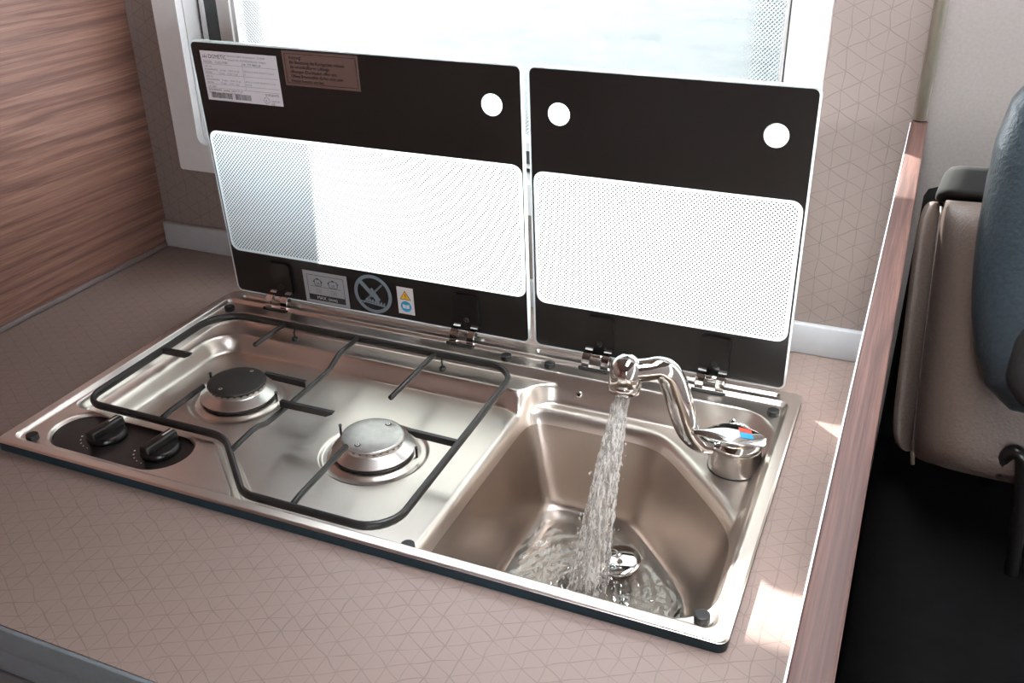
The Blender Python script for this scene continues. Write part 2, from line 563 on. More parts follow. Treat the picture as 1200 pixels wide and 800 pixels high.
# ------------------------------------------------------------------ setting
WT = -0.0116            # worktop surface (steel flange top is z = 0)
YW = 0.5244             # inner face of the window wall
XW = -0.218             # wood wall
XP0, XP1 = 0.8185, 0.8345   # partition
FLOOR, CEIL = -0.93, 1.02
Y_OPP, X_END = -1.75, 2.5

def structure(ob): return tag(ob, kind='structure')

structure(MB().box((XW - 0.03, Y_OPP - 0.03, FLOOR - 0.03), (X_END + 0.03, YW + 0.16, FLOOR), 'floor').build('floor'))
tag(MB().box((-60, -40, -1.72), (60, 80, -1.6), 'ground').build('ground'), kind='structure')

# ceiling with an unseen roof hatch opening added to light the worktop
HX0, HX1, HY0, HY1 = 0.645, 0.95, -0.36, 0.47
c = MB()
c.box((XW - 0.03, Y_OPP - 0.03, CEIL), (HX0, YW + 0.16, CEIL + 0.04), 'ceiling')
c.box((HX1, Y_OPP - 0.03, CEIL), (X_END + 0.03, YW + 0.16, CEIL + 0.04), 'ceiling')
c.box((HX0, Y_OPP - 0.03, CEIL), (HX1, HY0, CEIL + 0.04), 'ceiling')
c.box((HX0, HY1, CEIL), (HX1, YW + 0.16, CEIL + 0.04), 'ceiling')
c.box((XW, -1.30, 0.735), (0.615, YW, CEIL), 'ceiling')        # unseen box added to block hatch light from the hob end
structure(c.build('ceiling'))

# window wall with its opening, then the plain lining beyond the partition
WX0, WX1, WZ0, WZ1 = -0.121, 0.688, 0.157, 0.663      # hole
w = MB()
w.box((XW - 0.03, YW, FLOOR), (WX0, YW + 0.04, CEIL), 'wallpaper')
w.box((WX1, YW, FLOOR), (0.828, YW + 0.04, CEIL), 'wallpaper')
w.box((WX0, YW, FLOOR), (WX1, YW + 0.04, WZ0), 'wallpaper')
w.box((WX0, YW, WZ1), (WX1, YW + 0.04, CEIL), 'wallpaper')
structure(w.build('wall_back'))
structure(MB().box((0.828, YW + 0.012, FLOOR), (X_END + 0.03, YW + 0.05, CEIL), 'paint').build('wall_cab'))
structure(MB().box((XW - 0.03, Y_OPP, FLOOR), (XW, YW, CEIL), 'wood').build('wall_left'))
OX0, OX1, OZ0, OZ1 = 1.20, 1.65, 0.25, 0.70        # unseen side window opening added behind the viewer for fill light
w = MB()
w.box((XW - 0.03, Y_OPP - 0.03, FLOOR), (OX0, Y_OPP, CEIL), 'wood_front')
w.box((OX1, Y_OPP - 0.03, FLOOR), (X_END + 0.03, Y_OPP, CEIL), 'wood_front')
w.box((OX0, Y_OPP - 0.03, FLOOR), (OX1, Y_OPP, OZ0), 'wood_front')
w.box((OX0, Y_OPP - 0.03, OZ1), (OX1, Y_OPP, CEIL), 'wood_front')
structure(w.build('wall_front'))
# cab end: sill below and header above the windscreen opening
w = MB()
w.box((X_END, Y_OPP, FLOOR), (X_END + 0.03, YW + 0.05, 0.25), 'void')
w.box((X_END, Y_OPP, 0.62), (X_END + 0.03, YW + 0.05, CEIL), 'paint')
structure(w.build('wall_right'))

# upstand along the wall and the strip along the wood wall
structure(MB().box((XW + 0.001, YW - 0.009, WT), (XP0 - 0.001, YW, 0.0275), 'upstand', 0.002).build('baseboard_back'))
structure(MB().box((XW, -0.188, WT), (XW + 0.005, YW - 0.010, WT + 0.007), 'edge_taupe', 0.0015).build('trim_1'))
# chrome rod at the end of the decorated wall
structure(MB().lathe([(0.006, 0.279), (0.006, CEIL)], 18, 'champagne', (0.8265, YW - 0.006, 0), cap=True).build('trim_2'))

# window
win = empty('window_1', (0.283, YW, WZ0)); structure(win)
def ring(mb, o, i, y0, y1, mat, r=0.012):
    """rectangular ring between outer rect o and inner rect i = (x0, x1, z0, z1)"""
    fn = lambda u, v, q: (u, q, v)
    mb.plate(rrect(o[0], o[2], o[1], o[3], r, 5), [list(reversed(rrect(i[0], i[2], i[1], i[3], 0.012, 5)))], fn, y0, y1, mat)
    return mb
R0 = (-0.158, 0.7252, 0.1195, 0.701)
R1 = (-0.118, 0.6855, 0.160, 0.661)
R2 = (-0.110, 0.6815, 0.168, 0.653)
R3 = (-0.106, 0.6800, 0.172, 0.650)
R4 = (-0.082, 0.6780, 0.190, 0.646)
R5 = (-0.052, 0.6740, 0.205, 0.640)
ring(MB(), R0, R1, YW - 0.013, YW - 0.0003, 'white', 0.004).build('window_frame', win)
ring(MB(), (R1[0] - 0.002, R1[1] + 0.0015, R1[2] - 0.002, R1[3] + 0.0015), (R1[0] + 0.0015, R1[1] - 0.0015, R1[2] + 0.0015, R1[3] - 0.0015), YW + 0.0, YW + 0.030, 'white').build('reveal', win)
ring(MB(), R1, R2, YW + 0.030, YW + 0.036, 'black_rubber').build('seal', win)
ring(MB(), R2, R3, YW + 0.024, YW + 0.036, 'white').build('bead', win)
ring(MB(), R3, R4, YW + 0.030, YW + 0.040, 'rubber_grey').build('seal', win)
sash = ring(MB(), R4, R5, YW + 0.026, YW + 0.044, 'white').build('sash_frame', win)
ring(MB(), (R5[0] - 0.012, R5[1] + 0.001, R5[2] - 0.008, R5[3] + 0.002), (R5[0] - 0.006, R5[1] + 0.0002, R5[2] - 0.002, R5[3] + 0.0005), YW + 0.022, YW + 0.0262, 'white').build('sash_bead', sash)
MAT['pane'] = mat_clear('acrylic_pane', (R5[0] - 0.283, R5[1] - 0.283, R5[2] - WZ0, R5[3] - WZ0, 0.045), (0.57, 0.58, 0.58))
MB().box((R5[0] - 0.002, YW + 0.034, R5[2] - 0.002), (R5[1] + 0.002, YW + 0.038, R5[3] + 0.002), 'pane').build('pane', win)
MB().box((R1[0] + 0.002, YW + 0.006, 0.604), (R1[1] - 0.002, YW + 0.014, 0.616), 'white', 0.002).build('blind_rail', win)

# ------------------------------------------------------------------ worktop, cabinet, partition
wt = empty('worktop', (0.3, 0.17, WT - 0.028))
tag(wt, 'taupe laminate worktop printed with fine triangle lines around the steel hob', 'worktop')
fnw = lambda u, v, q: (u, v, q)
MB().plate([(XW, -0.186), (XP0, -0.186), (XP0, YW), (XW, YW)], [list(reversed(rrect(0.012, 0.012, 0.748, 0.388, 0.02)))],
           fnw, WT, WT - 0.028, 'laminate').build('slab', wt)
MB().box((XW, -0.190, WT - 0.0275), (XP0, -0.186, WT - 0.0005), 'edge_grey', 0.001).build('front_edge', wt)

cab = empty('kitchen_cabinet', (0.3, 0.1, FLOOR))
tag(cab, 'grey kitchen base cabinet under the worktop', 'cabinet')
c = MB()
c.box((XW + 0.002, -0.165, FLOOR), (XW + 0.018, YW - 0.002, WT - 0.0285), 'cab_grey')
c.box((XP0 - 0.018, -0.165, FLOOR), (XP0 - 0.002, YW - 0.002, WT - 0.0285), 'cab_grey')
c.box((XW + 0.018, YW - 0.02, FLOOR), (XP0 - 0.018, YW - 0.002, WT - 0.0285), 'cab_grey')
c.box((XW + 0.018, -0.165, FLOOR), (XP0 - 0.018, YW - 0.02, FLOOR + 0.08), 'cab_grey')
c.build('body', cab)
MB().box((XW + 0.002, -0.186, WT - 0.058), (XP0 - 0.002, -0.1655, WT - 0.0295), 'edge_grey', 0.001).build('rail', cab)
for k in range(3):
    a = XW + 0.003 + k * 0.345; b = a + 0.342
    for (z0, z1) in ((-0.29, WT - 0.060), (-0.91, -0.294)):
        d = MB().box((a, -0.188, z0), (b, -0.1655, z1), 'cab_grey', 0.002).build('drawer' if z0 > -0.5 else 'door', cab)
        MB().tube([(a + 0.11, -0.189, z1 - 0.05), (a + 0.11, -0.21, z1 - 0.05), (b - 0.11, -0.21, z1 - 0.05), (b - 0.11, -0.189, z1 - 0.05)], 0.004, 'chrome', 8).build('handle', d)

par = empty('partition_panel', (0.8265, 0.0, FLOOR))
tag(par, 'low walnut partition panel between the worktop and the cab seat', 'partition')
MB().box((XP0, -0.40, FLOOR), (XP1, YW - 0.001, 0.277), 'wood_rail', 0.0012).build('panel', par)
MB().box((XP0 - 0.0010, -0.40, WT + 0.002), (XP0 - 0.0001, YW - 0.010, 0.2765), 'white').build('edge_trim', par)

# ------------------------------------------------------------------ hob and sink unit
HW, HD = 0.76, 0.400
unit = empty('hob_sink_unit', (0.38, 0.2, WT))
tag(unit, 'stainless steel two-burner hob and sink unit with raised black glass lids', 'hob')

def sd_box(x, y, x0, x1, y0, y1, r):
    cx, cy, hx, hy = (x0 + x1) / 2, (y0 + y1) / 2, (x1 - x0) / 2 - r, (y1 - y0) / 2 - r
    qx, qy = np.abs(x - cx) - hx, np.abs(y - cy) - hy
    return np.hypot(np.maximum(qx, 0), np.maximum(qy, 0)) + np.minimum(np.maximum(qx, qy), 0) - r
def sd_poly(x, y, pts):
    n = len(pts)
    d = np.full(x.shape, 1e18); s = np.ones(x.shape)
    for i in range(n):
        ax, ay = pts[i]; bx, by = pts[i - 1]
        ex, ey = bx - ax, by - ay
        wx, wy = x - ax, y - ay
        t = np.clip((wx * ex + wy * ey) / (ex * ex + ey * ey), 0, 1)
        d = np.minimum(d, (wx - ex * t) ** 2 + (wy - ey * t) ** 2)
        c1, c2, c3 = y >= ay, y < by, ex * wy > ey * wx
        flip = (c1 & c2 & c3) | (~c1 & ~c2 & ~c3)
        s = np.where(flip, -s, s)
    return s * np.sqrt(d)
def ss(t):
    t = np.clip(t, 0, 1); return t * t * (3 - 2 * t)
def smin(a, b, k):
    h = np.clip(0.5 + 0.5 * (b - a) / k, 0, 1)
    return b + (a - b) * h - k * h * (1 - h)
def smax(a, b, k): return -smin(-a, -b, k)

BURNERS = [(144.0, 212.0), (350.0, 171.0)]
SINK_PTS = [(466, 30), (466, 320), (627, 320), (737, 196), (737, 30)]
def sink_sd(x, y, k=10.0):
    n = len(SINK_PTS); cx = sum(p[0] for p in SINK_PTS) / n; cy = sum(p[1] for p in SINK_PTS) / n
    acc = 0.0
    for i in range(n):
        a, b = SINK_PTS[i], SINK_PTS[(i + 1) % n]
        nx, ny = b[1] - a[1], -(b[0] - a[0])
        l = math.hypot(nx, ny); nx /= l; ny /= l
        if (cx - a[0]) * nx + (cy - a[1]) * ny > 0: nx, ny = -nx, -ny
        acc = acc + np.exp(np.clip(((x - a[0]) * nx + (y - a[1]) * ny) / k, -60, 60))
    return k * np.log(acc)
_s = np.arange(-40, 260, 0.25)
_z = np.interp(_s, [-40, 0, 33, 48, 100, 260], [0, 0, -101, -110, -113, -115])
_k = np.exp(-0.5 * (np.arange(-48, 49) * 0.25 / 3.6) ** 2); _k /= _k.sum()
_z = np.convolve(np.pad(_z, 48, mode='edge'), _k, mode='valid')
DECK = -36.0
DRAIN = (600.0, 172.0)
PLAT = [(-90, -90), (-90, 72), (206, 72), (268, 16), (268, -90)]

def tray_height(x, y):
    dout = sd_box(x, y, 0, 760, 0, 400, 9)
    z = -1.6 * ss((dout + 2.6) / 2.6) ** 2
    dA = sd_box(x, y, 11, 749, 11, 377, 11)
    z += -4.0 * ss(-dA / 6.0)
    for (a, b) in ((24, 435), (449, 737)):
        z += -3.0 * ss(-(sd_box(x, y, a, b, 382.5, 391.5, 4.4)) / 3.6)
    plat = sd_poly(x, y, PLAT) - 14
    d1 = smax(sd_box(x, y, 18, 744, 13, 353, 46), -plat, 14)
    z += -11.0 * ss(-d1 / 8.0)
    hob = smax(sd_box(x, y, 40, 482, 20, 317, 42), -(plat - 10), 18)
    snk = sd_box(x, y, 458, 741, 16, 348, 44)
    d2 = smin(hob, snk, 16)
    z += -21.0 * ss(-d2 / 13.0)
    for (bx, by) in BURNERS:
        r = np.hypot(x - bx, y - by)
        z += -2.6 * ss((59.5 - r) / 5.0) + 3.4 * ss((51 - r) / 7.0)
    # recess for the control panel
    kp = sd_box(x, y, 33, 205, 18.5, 90, 35.5)
    kp = np.where(y < 60, kp, kp)
    z += -5.5 * ss(-kp / 4.5)
    s = -sink_sd(x, y)
    z += np.interp(s, _s, _z)
    rd = np.hypot(x - DRAIN[0], y - DRAIN[1])
    z += -7.0 * ss((37 - rd) / 5.0)
    return z

STEP = 1.0
gx = np.arange(0, 760 + 0.5 * STEP, STEP); gy = np.arange(0, 400 + 0.5 * STEP, STEP)
X, Y = np.meshgrid(gx, gy)
# pull the four corners in to a round
dcor = sd_box(X, Y, 0, 760, 0, 400, 9)
cxm = np.clip(X, 9, 751); cym = np.clip(Y, 9, 391)
msk = dcor > 0
ll = np.hypot(X - cxm, Y - cym); ll[ll == 0] = 1
X2 = np.where(msk, cxm + (X - cxm) / ll * 9, X); Y2 = np.where(msk, cym + (Y - cym) / ll * 9, Y)
ny_, nx_ = X.shape
idx = np.arange(nx_ * ny_).reshape(ny_, nx_)
quads = np.stack([idx[:-1, :-1], idx[:-1, 1:], idx[1:, 1:], idx[1:, :-1]], -1).reshape(-1, 4)
CUT = -5.0
qs = sink_sd((X[:-1, :-1] + 0.5 * STEP), (Y[:-1, :-1] + 0.5 * STEP)).reshape(-1)
border = np.intersect1d(quads[qs > CUT], quads[qs <= CUT])
bx, by = X2.ravel()[border], Y2.ravel()[border]
for _ in range(3):
    f0 = sink_sd(bx, by) - CUT
    fx = (sink_sd(bx + 0.2, by) - sink_sd(bx - 0.2, by)) / 0.4; fy = (sink_sd(bx, by + 0.2) - sink_sd(bx, by - 0.2)) / 0.4
    g2 = fx * fx + fy * fy
    bx = bx - f0 * fx / g2; by = by - f0 * fy / g2
X2.ravel()[border] = bx; Y2.ravel()[border] = by
Z = tray_height(X2, Y2)
e = 0.5
NX = -(tray_height(X2 + e, Y2) - tray_height(X2 - e, Y2)) / (2 * e)
NY = -(tray_height(X2, Y2 + e) - tray_height(X2, Y2 - e)) / (2 * e)
NN = np.stack([NX, NY, np.ones_like(NX)], -1)
NN /= np.linalg.norm(NN, axis=-1, keepdims=True)
P3 = np.stack([X2, Y2, Z], -1).reshape(-1, 3) / 1000.0
N3 = NN.reshape(-1, 3)

def grid_object(name, faces, mat, parent):
    used = np.unique(faces)
    remap = np.full(len(P3), -1, dtype=np.int64); remap[used] = np.arange(len(used))
    fv = remap[faces]
    me = bpy.data.meshes.new(name)
    me.vertices.add(len(used)); me.loops.add(fv.size); me.polygons.add(len(fv))
    me.vertices.foreach_set('co', (P3[used] - np.array(wloc(parent))).astype(np.float32).ravel())
    me.loops.foreach_set('vertex_index', fv.astype(np.int32).ravel())
    me.polygons.foreach_set('loop_start', np.arange(0, fv.size, 4, dtype=np.int32))
    me.polygons.foreach_set('loop_total', np.full(len(fv), 4, dtype=np.int32))
    me.update(calc_edges=True)
    me.polygons.foreach_set('use_smooth', np.ones(len(fv), dtype=bool))
    me.materials.append(MAT[mat])
    me.normals_split_custom_set_from_vertices(N3[used].tolist())
    ob = bpy.data.objects.new(name, me); COL.objects.link(ob)
    ob.parent = parent
    return ob
tray = grid_object('steel_tray', quads[qs > CUT], 'steel', unit)
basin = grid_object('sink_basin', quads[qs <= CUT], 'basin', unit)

# dark edge under the flange
g = MB()
g.plate(rrect(0.0004, 0.0004, 0.7596, 0.3996, 0.009, 8), [list(reversed(rrect(0.006, 0.006, 0.754, 0.394, 0.006, 8)))], fnw, -0.0016, WT + 0.0002, 'gasket')
g.build('gasket', unit)

# control panel plate and knobs
MB().plate(rrect(0.0365, 0.0222, 0.2015, 0.0865, 0.032, 12), [], fnw, -0.0078, -0.0099, 'black_plastic').build('control_panel', unit)
def knob(cx, cy, left):
    fn = lambda u, v, q: (u, v, q)
    z0 = -0.0077
    k = MB()
    k.lathe([(0.0205, 0), (0.0205, 0.002), (0.0192, 0.0055), (0.0180, 0.0065)], 40, 'black_plastic', (cx, cy, z0))
    # grip bar across the dial, pointing to the back
    a = math.radians(84)
    d = Vector((math.cos(a), math.sin(a), 0)); s = Vector((-d.y, d.x, 0)); c0 = Vector((cx, cy, 0))
    b = bmesh.new(); bmesh.ops.create_cube(b, size=1.0)
    for v in b.verts:
        wv = 0.0135 if v.co.z < 0 else 0.0105
        v.co = c0 + d * (v.co.x * 0.041) + s * (v.co.y * wv) + Vector((0, 0, z0 + 0.005 + (v.co.z + 0.5) * 0.0095))
    bmesh.ops.bevel(b, geom=list(b.edges), offset=0.0016, segments=2, profile=0.5, affect='EDGES')
    k.bm(b, 'black_plastic', True)
    ko = k.build('control_knob', unit)
    ln = MB()
    t = z0 + 0.01465
    p0 = c0 + d * 0.006; p1 = c0 + d * 0.019
    ln.add([p0 - s * 0.0011 + Vector((0, 0, t)), p0 + s * 0.0011 + Vector((0, 0, t)), p1 + s * 0.0011 + Vector((0, 0, t)), p1 - s * 0.0011 + Vector((0, 0, t))], [(0, 1, 2, 3)], 'print_white')
    ln.build('pointer_mark', ko)
    # printed scale dots and flame sign beside the dial
    pm = MB(); zt = z0 + 0.0001
    for j in range(5):
        a2 = math.radians(205 + 15 * j)
        x, y = cx + 0.0262 * math.cos(a2), cy + 0.0262 * math.sin(a2)
        r = 0.0011 - 0.0001 * j
        pm.add([fn(px, py, zt) for px, py in circ(x, y, r, 10)], [tuple(range(10))], 'print_white')
    tag(pm.build('scale_dots', ko), kind='stuff')
    pm = MB(); ix, iy = cx - 0.0165, cy + 0.0165
    pm.add([fn(ix, iy, zt), fn(ix + 0.009, iy, zt), fn(ix + 0.009, iy + 0.0012, zt), fn(ix, iy + 0.0012, zt)], [(0, 1, 2, 3)], 'print_white')
    for q in range(3):
        x = ix + 0.0015 + q * 0.003
        if left and q == 1:
            pm.add([fn(px, py, zt) for px, py in circ(x, iy + 0.004, 0.0016, 10)], [tuple(range(10))], 'print_white')
        else:
            pm.add([fn(x - 0.0006, iy + 0.002, zt), fn(x + 0.0006, iy + 0.002, zt), fn(x + 0.0004, iy + 0.0062, zt)], [(0, 1, 2)], 'print_white')
    pm.build('flame_symbol', ko)
    return ko
knob(0.0955, 0.0585, True)
knob(0.1665, 0.0580, False)

# burners
def burner(cx, cy, capmat, screws):
    zb = -0.0352
    b = empty('burner', (cx, cy, zb), unit)
    base = MB()
    base.lathe([(0.0415, 0.0), (0.0425, 0.003), (0.0425, 0.0048)], 48, 'black_rubber', (cx, cy, zb))
    base.build('burner_seat', b)
    body = MB()
    body.lathe([(0.0395, 0.0048), (0.0436, 0.0056), (0.0440, 0.0068), (0.0330, 0.0128), (0.0322, 0.0135), (0.0322, 0.0162)], 64, 'alu', (cx, cy, zb), crease=True)
    bo = body.build('burner_ring', b)
    cr = MB()
    cr.lathe([(0.0305, 0.0160), (0.0305, 0.0186)], 48, 'black_plastic', (cx, cy, zb))
    for k in range(28):
        a = 2 * math.pi * k / 28
        ca, sa = math.cos(a), math.sin(a)
        p = Vector((cx + 0.0316 * ca, cy + 0.0316 * sa, zb + 0.0172))
        q = Vector((-sa, ca, 0)) * 0.0022; r = Vector((ca, sa, 0)) * 0.0013
        vs_ = [p + q * i + r * j + Vector((0, 0, 0.0012 * h)) for i in (-1, 1) for j in (-1, 1) for h in (-1, 1)]
        cr.add(vs_, [(0, 1, 3, 2), (4, 6, 7, 5), (0, 4, 5, 1), (2, 3, 7, 6), (1, 5, 7, 3), (0, 2, 6, 4)], 'alu')
    cr.build('flame_crown', b)
    cp = MB()
    cp.lathe([(0.0318, 0.0184), (0.0336, 0.0190), (0.0340, 0.0202), (0.0334, 0.0216), (0.0310, 0.0224), (0.015, 0.0228), (0.0001, 0.0229)], 64, capmat, (cx, cy, zb))
    co = cp.build('burner_cap', b)
    for (dx, dy) in screws:
        s = MB()
        s.lathe([(0.0034, 0), (0.0034, 0.0006), (0.0028, 0.0009)], 20, 'black_plastic', (cx + dx, cy + dy, zb + 0.0222))
        s.lathe([(0.0022, 0), (0.0022, 0.0004)], 16, 'alu', (cx + dx, cy + dy, zb + 0.0231))
        s.lathe([(0.0009, 0), (0.0009, 0.0003)], 10, 'black_plastic', (cx + dx, cy + dy, zb + 0.02345))
        s.build('screw', co)
    for (a, h) in ((168, 0.016), (12, 0.010)):
        px, py = cx + 0.0474 * math.cos(math.radians(a)), cy + 0.0462 * math.sin(math.radians(a))
        ig = MB(); ig.tube([(px, py, zb - 0.001), (px, py, zb + h)], 0.0014, 'black_plastic', 8)
        ig.lathe([(0.0018, 0), (0.0018, 0.002)], 10, 'rubber_grey', (px, py, zb + h))
        ig.build('igniter' if h > 0.012 else 'thermocouple', b)
    return b
burner(BURNERS[0][0] / 1000, BURNERS[0][1] / 1000, 'cap_black', [(0.004, 0.024), (-0.004, -0.024)])
burner(BURNERS[1][0] / 1000, BURNERS[1][1] / 1000, 'cap_sheen', [(0.006, 0.0235), (-0.004, -0.0235)])

# rubber buffers on the flange
bp_ = MB().lathe([(0.0062, 0), (0.0064, 0.003), (0.0062, 0.0060), (0.0048, 0.0066)], 24, 'black_rubber', (0, 0, 0), crease=True).build('rubber_buffer', unit, origin=(0, 0, 0))
BUF = [(0.0325, 0.0205), (0.0300, 0.3505), (0.7355, 0.3515), (0.7355, 0.0235), (0.4765, 0.0165), (0.4225, 0.3605), (0.4775, 0.3615)]
def surf(x, y): return float(tray_height(np.array([x * 1000.0]), np.array([y * 1000.0]))[0]) / 1000.0
for k, (x, y) in enumerate(BUF):
    z = surf(x, y) - 0.0004
    if k == 0: bp_.location = Vector((x, y, z)) - wloc(unit)
    else: share(bp_, (x, y, z), unit)

# rivets in the back slope
for k, (x, y) in enumerate(((0.5205, 0.3430), (0.6955, 0.3445))):
    z = surf(x, y)
    nrm = Vector((0, -(surf(x, y + 0.001) - surf(x, y - 0.001)) / 0.002, 1)).normalized()
    s = MB()
    s.lathe([(0.0040, -0.0006), (0.0040, 0.0006), (0.0032, 0.0014), (0.0018, 0.0014)], 20, 'chrome', (x, y, z), nrm)
    s.lathe([(0.0017, 0.0008), (0.0017, 0.00145)], 12, 'black_plastic', (x, y, z), nrm)
    s.build('rivet', unit)

# drain
dr = MB()
zd = surf(0.600, 0.172)
dr.lathe([(0.0345, 0.0006), (0.0335, 0.0022), (0.0290, 0.0016), (0.0250, -0.0005)], 48, 'chrome', (0.600, 0.172, zd), cap=False)
dr.lathe([(0.0250, 0.0001), (0.0001, -0.0015)], 40, 'satin', (0.600, 0.172, zd), cap=False)
dr.build('drain', basin)

# ------------------------------------------------------------------ glass lids
LT = -0.05599; ST, CT = math.sin(LT), math.cos(LT); YL, ZL = 0.3964, 0.0022
def L(x, h, off=0.0):
    """off > 0 is towards the room"""
    return (x, YL + h * ST - off * CT, ZL + h * CT + off * ST)
Lf = lambda u, v, q: L(u, v, q)
def lid(x0, x1, px0, px1, ph0, ph1, discs):
    b = MB()
    holes = [list(reversed(rrect(px0, ph0, px1, ph1, 0.012, 8)))] + [list(reversed(circ(cx, ch, 0.0122))) for cx, ch in discs]
    mg = 0.0021
    inner = rrect(x0 + mg, mg, x1 - mg, 0.3345 - mg, 0.0062, 6)
    b.plate(inner, holes, Lf, 0.0, -0.0006, 'black_glass')
    b.plate(rrect(x0, 0.0, x1, 0.3345, 0.008, 6), [list(reversed(inner))], Lf, 0.0, -0.0006, 'milky')
    b.plate(rrect(x0, 0.0, x1, 0.3345, 0.008, 6), [], Lf, -0.00065, -0.005, 'clear', side='glass_edge')
    lo = b.build('glass_lid', unit)
    p = MB(); q_ = 0.0036
    core = rrect(px0 + q_, ph0 + q_, px1 - q_, ph1 - q_, 0.010, 8)
    p.plate(core, [], Lf, 0.0, -0.0005, 'milky_dots', side='clear', back='clear')
    p.plate(rrect(px0, ph0, px1, ph1, 0.012, 8), [list(reversed(core))], Lf, 0.0, -0.0005, 'milky', side='clear', back='clear')
    p.build('dotted_panel', lo)
    for cx, ch in discs:
        p = MB(); p.plate(circ(cx, ch, 0.0122), [], Lf, 0.0003, -0.0005, 'milky', side='milky', back='clear')
        p.build('clear_disc', lo)
    return lo
lidA = lid(0.0105, 0.4385, 0.0142, 0.4352, 0.0615, 0.2250, [(0.4027, 0.2895)])
lidA['label'] = 'black glass lid over the burners with stickers and a white dotted panel'
lidB = lid(0.4448, 0.7397, 0.4486, 0.7356, 0.0595, 0.2210, [(0.4790, 0.2860), (0.7020, 0.2850)])
lidB['label'] = 'black glass lid over the sink with a white dotted panel and two round discs'

# rating plate sticker
s = MB(); w1, w2 = 0.0003, 0.0005
x0, x1, h0, h1 = 0.0245, 0.1330, 0.2640, 0.3230
s.plate([(x0, h0), (x1, h0), (x1, h1), (x0, h1)], [], Lf, w1, 0.00005, 'label_white')
s.text('DOMETIC', Lf, x0 + 0.0115, h1 - 0.0085, 0.0070, 'ink', w2, 0.85)
for q in range(3):
    s.add([L(x0 + 0.003 + q * 0.0024, h1 - 0.008, w2), L(x0 + 0.0045 + q * 0.0024, h1 - 0.008, w2), L(x0 + 0.0045 + q * 0.0024, h1 - 0.0045 + (q % 2) * 0.001, w2)], [(0, 1, 2)], 'ink')
s.text('Dometic GmbH, Hauptstrasse 1, D-35683', Lf, x0 + 0.039, h1 - 0.0052, 0.0032, 'ink_grey', w2, 0.98)
s.text('Dometic Kft., H-5100 Jaszbereny, Hungary', Lf, x0 + 0.039, h1 - 0.0098, 0.0032, 'ink_grey', w2, 0.98)
s.text('MODEL   CUG17989', Lf, x0 + 0.003, h1 - 0.0142, 0.0040, 'ink_grey', w2)
s.text('Nr. 777 9803.34', Lf, x0 + 0.060, h1 - 0.0142, 0.0038, 'ink', w2)
for j, t in enumerate(('CAT 13+', 'CAT I3+', 'CAT I3B/P')):
    hb = h1 - 0.0192 - j * 0.0120
    s.rect(Lf, x0 + 0.002, hb + 0.0038, x1 - 0.002, hb + 0.0041, w2, 'ink_grey')
    s.text(t, Lf, x0 + 0.003, hb, 0.0029, 'ink_grey', w2)
    s.text('BUTAN/PROPAN    30 mbar    1.8 kW 131 g/h', Lf, x0 + 0.003, hb - 0.0036, 0.0030, 'ink_grey', w2, 0.86)
    s.text('PROPAN              37 mbar    1.0 kW  73 g/h', Lf, x0 + 0.003, hb - 0.0072, 0.0030, 'ink_grey', w2, 0.86)
    if j < 2:
        s.text('BE CH CY CZ ES FR GB GR IE IT LT LU LV', Lf, x0 + 0.060, hb - 0.0030, 0.0027, 'ink_grey', w2, 0.86)
        s.text('PT SI SK' if j else 'FI', Lf, x0 + 0.060, hb - 0.0066, 0.0027, 'ink_grey', w2, 0.86)
s.rect(Lf, x0 + 0.0585, h0 + 0.0155, x0 + 0.0588, h1 - 0.0105, w2, 'ink_grey')
s.rect(Lf, x0 + 0.002, h0 + 0.0150, x1 - 0.002, h0 + 0.0153, w2, 'ink_grey')
s.text('DUPLIKATE', Lf, x1 - 0.0235, h0 + 0.0108, 0.0042, 'ink', w2, 0.9)
s.text('To be installed in a ventilated room', Lf, x0 + 0.003, h0 + 0.0118, 0.0027, 'ink_grey', w2)
xx = x0 + 0.006
r2 = random.Random(3)
while xx < x0 + 0.064:
    ww = r2.choice((0.0003, 0.0005, 0.0008))
    if not (x0 + 0.036 < xx < x0 + 0.0405):
        s.rect(Lf, xx, h0 + 0.0030, xx + ww, h0 + 0.0098, w2, 'ink')
    xx += ww + r2.choice((0.0004, 0.0006))
s.plate(circ(x1 - 0.0225, h0 + 0.0055, 0.0040, 20), [list(reversed(circ(x1 - 0.0225, h0 + 0.0055, 0.0036, 20)))], Lf, w2, w1, 'ink_grey')
s.text('E', Lf, x1 - 0.0240, h0 + 0.0038, 0.0042, 'ink_grey', w2)
s.text('1148-08-1234', Lf, x1 - 0.0172, h0 + 0.0042, 0.0028, 'ink_grey', w2, 0.8)
s.text('CE', Lf, x1 - 0.0165, h0 + 0.0006, 0.0034, 'ink', w2, 1.2)
tag(s.build('rating_label', lidA), 'white printed rating label with barcodes')
# foil warning
s = MB()
x0, x1, h0, h1 = 0.1415, 0.2420, 0.2905, 0.3305
s.plate([(x0, h0), (x1, h0), (x1, h1), (x0, h1)], [], Lf, w1, 0.00005, 'label_foil')
s.frame(Lf, x0 + 0.003, h0 + 0.003, x1 - 0.003, h1 - 0.003, 0.0004, w2, 'ink')
for j, t in enumerate(('Achtung!', 'Bei Benutzung des Kochgerätes müssen', 'die verschließbaren Lüftungs-', 'öffnungen (Dachhaube) offen sein.', 'Offene Brennstellen dürfen nicht zum', 'Heizen benutzt werden.')):
    s.text(t, Lf, x0 + 0.009, h1 - 0.0092 - j * 0.0053, 0.0053, 'ink', w2, 0.86)
tag(s.build('warning_label', lidA), 'silver foil warning label in German')
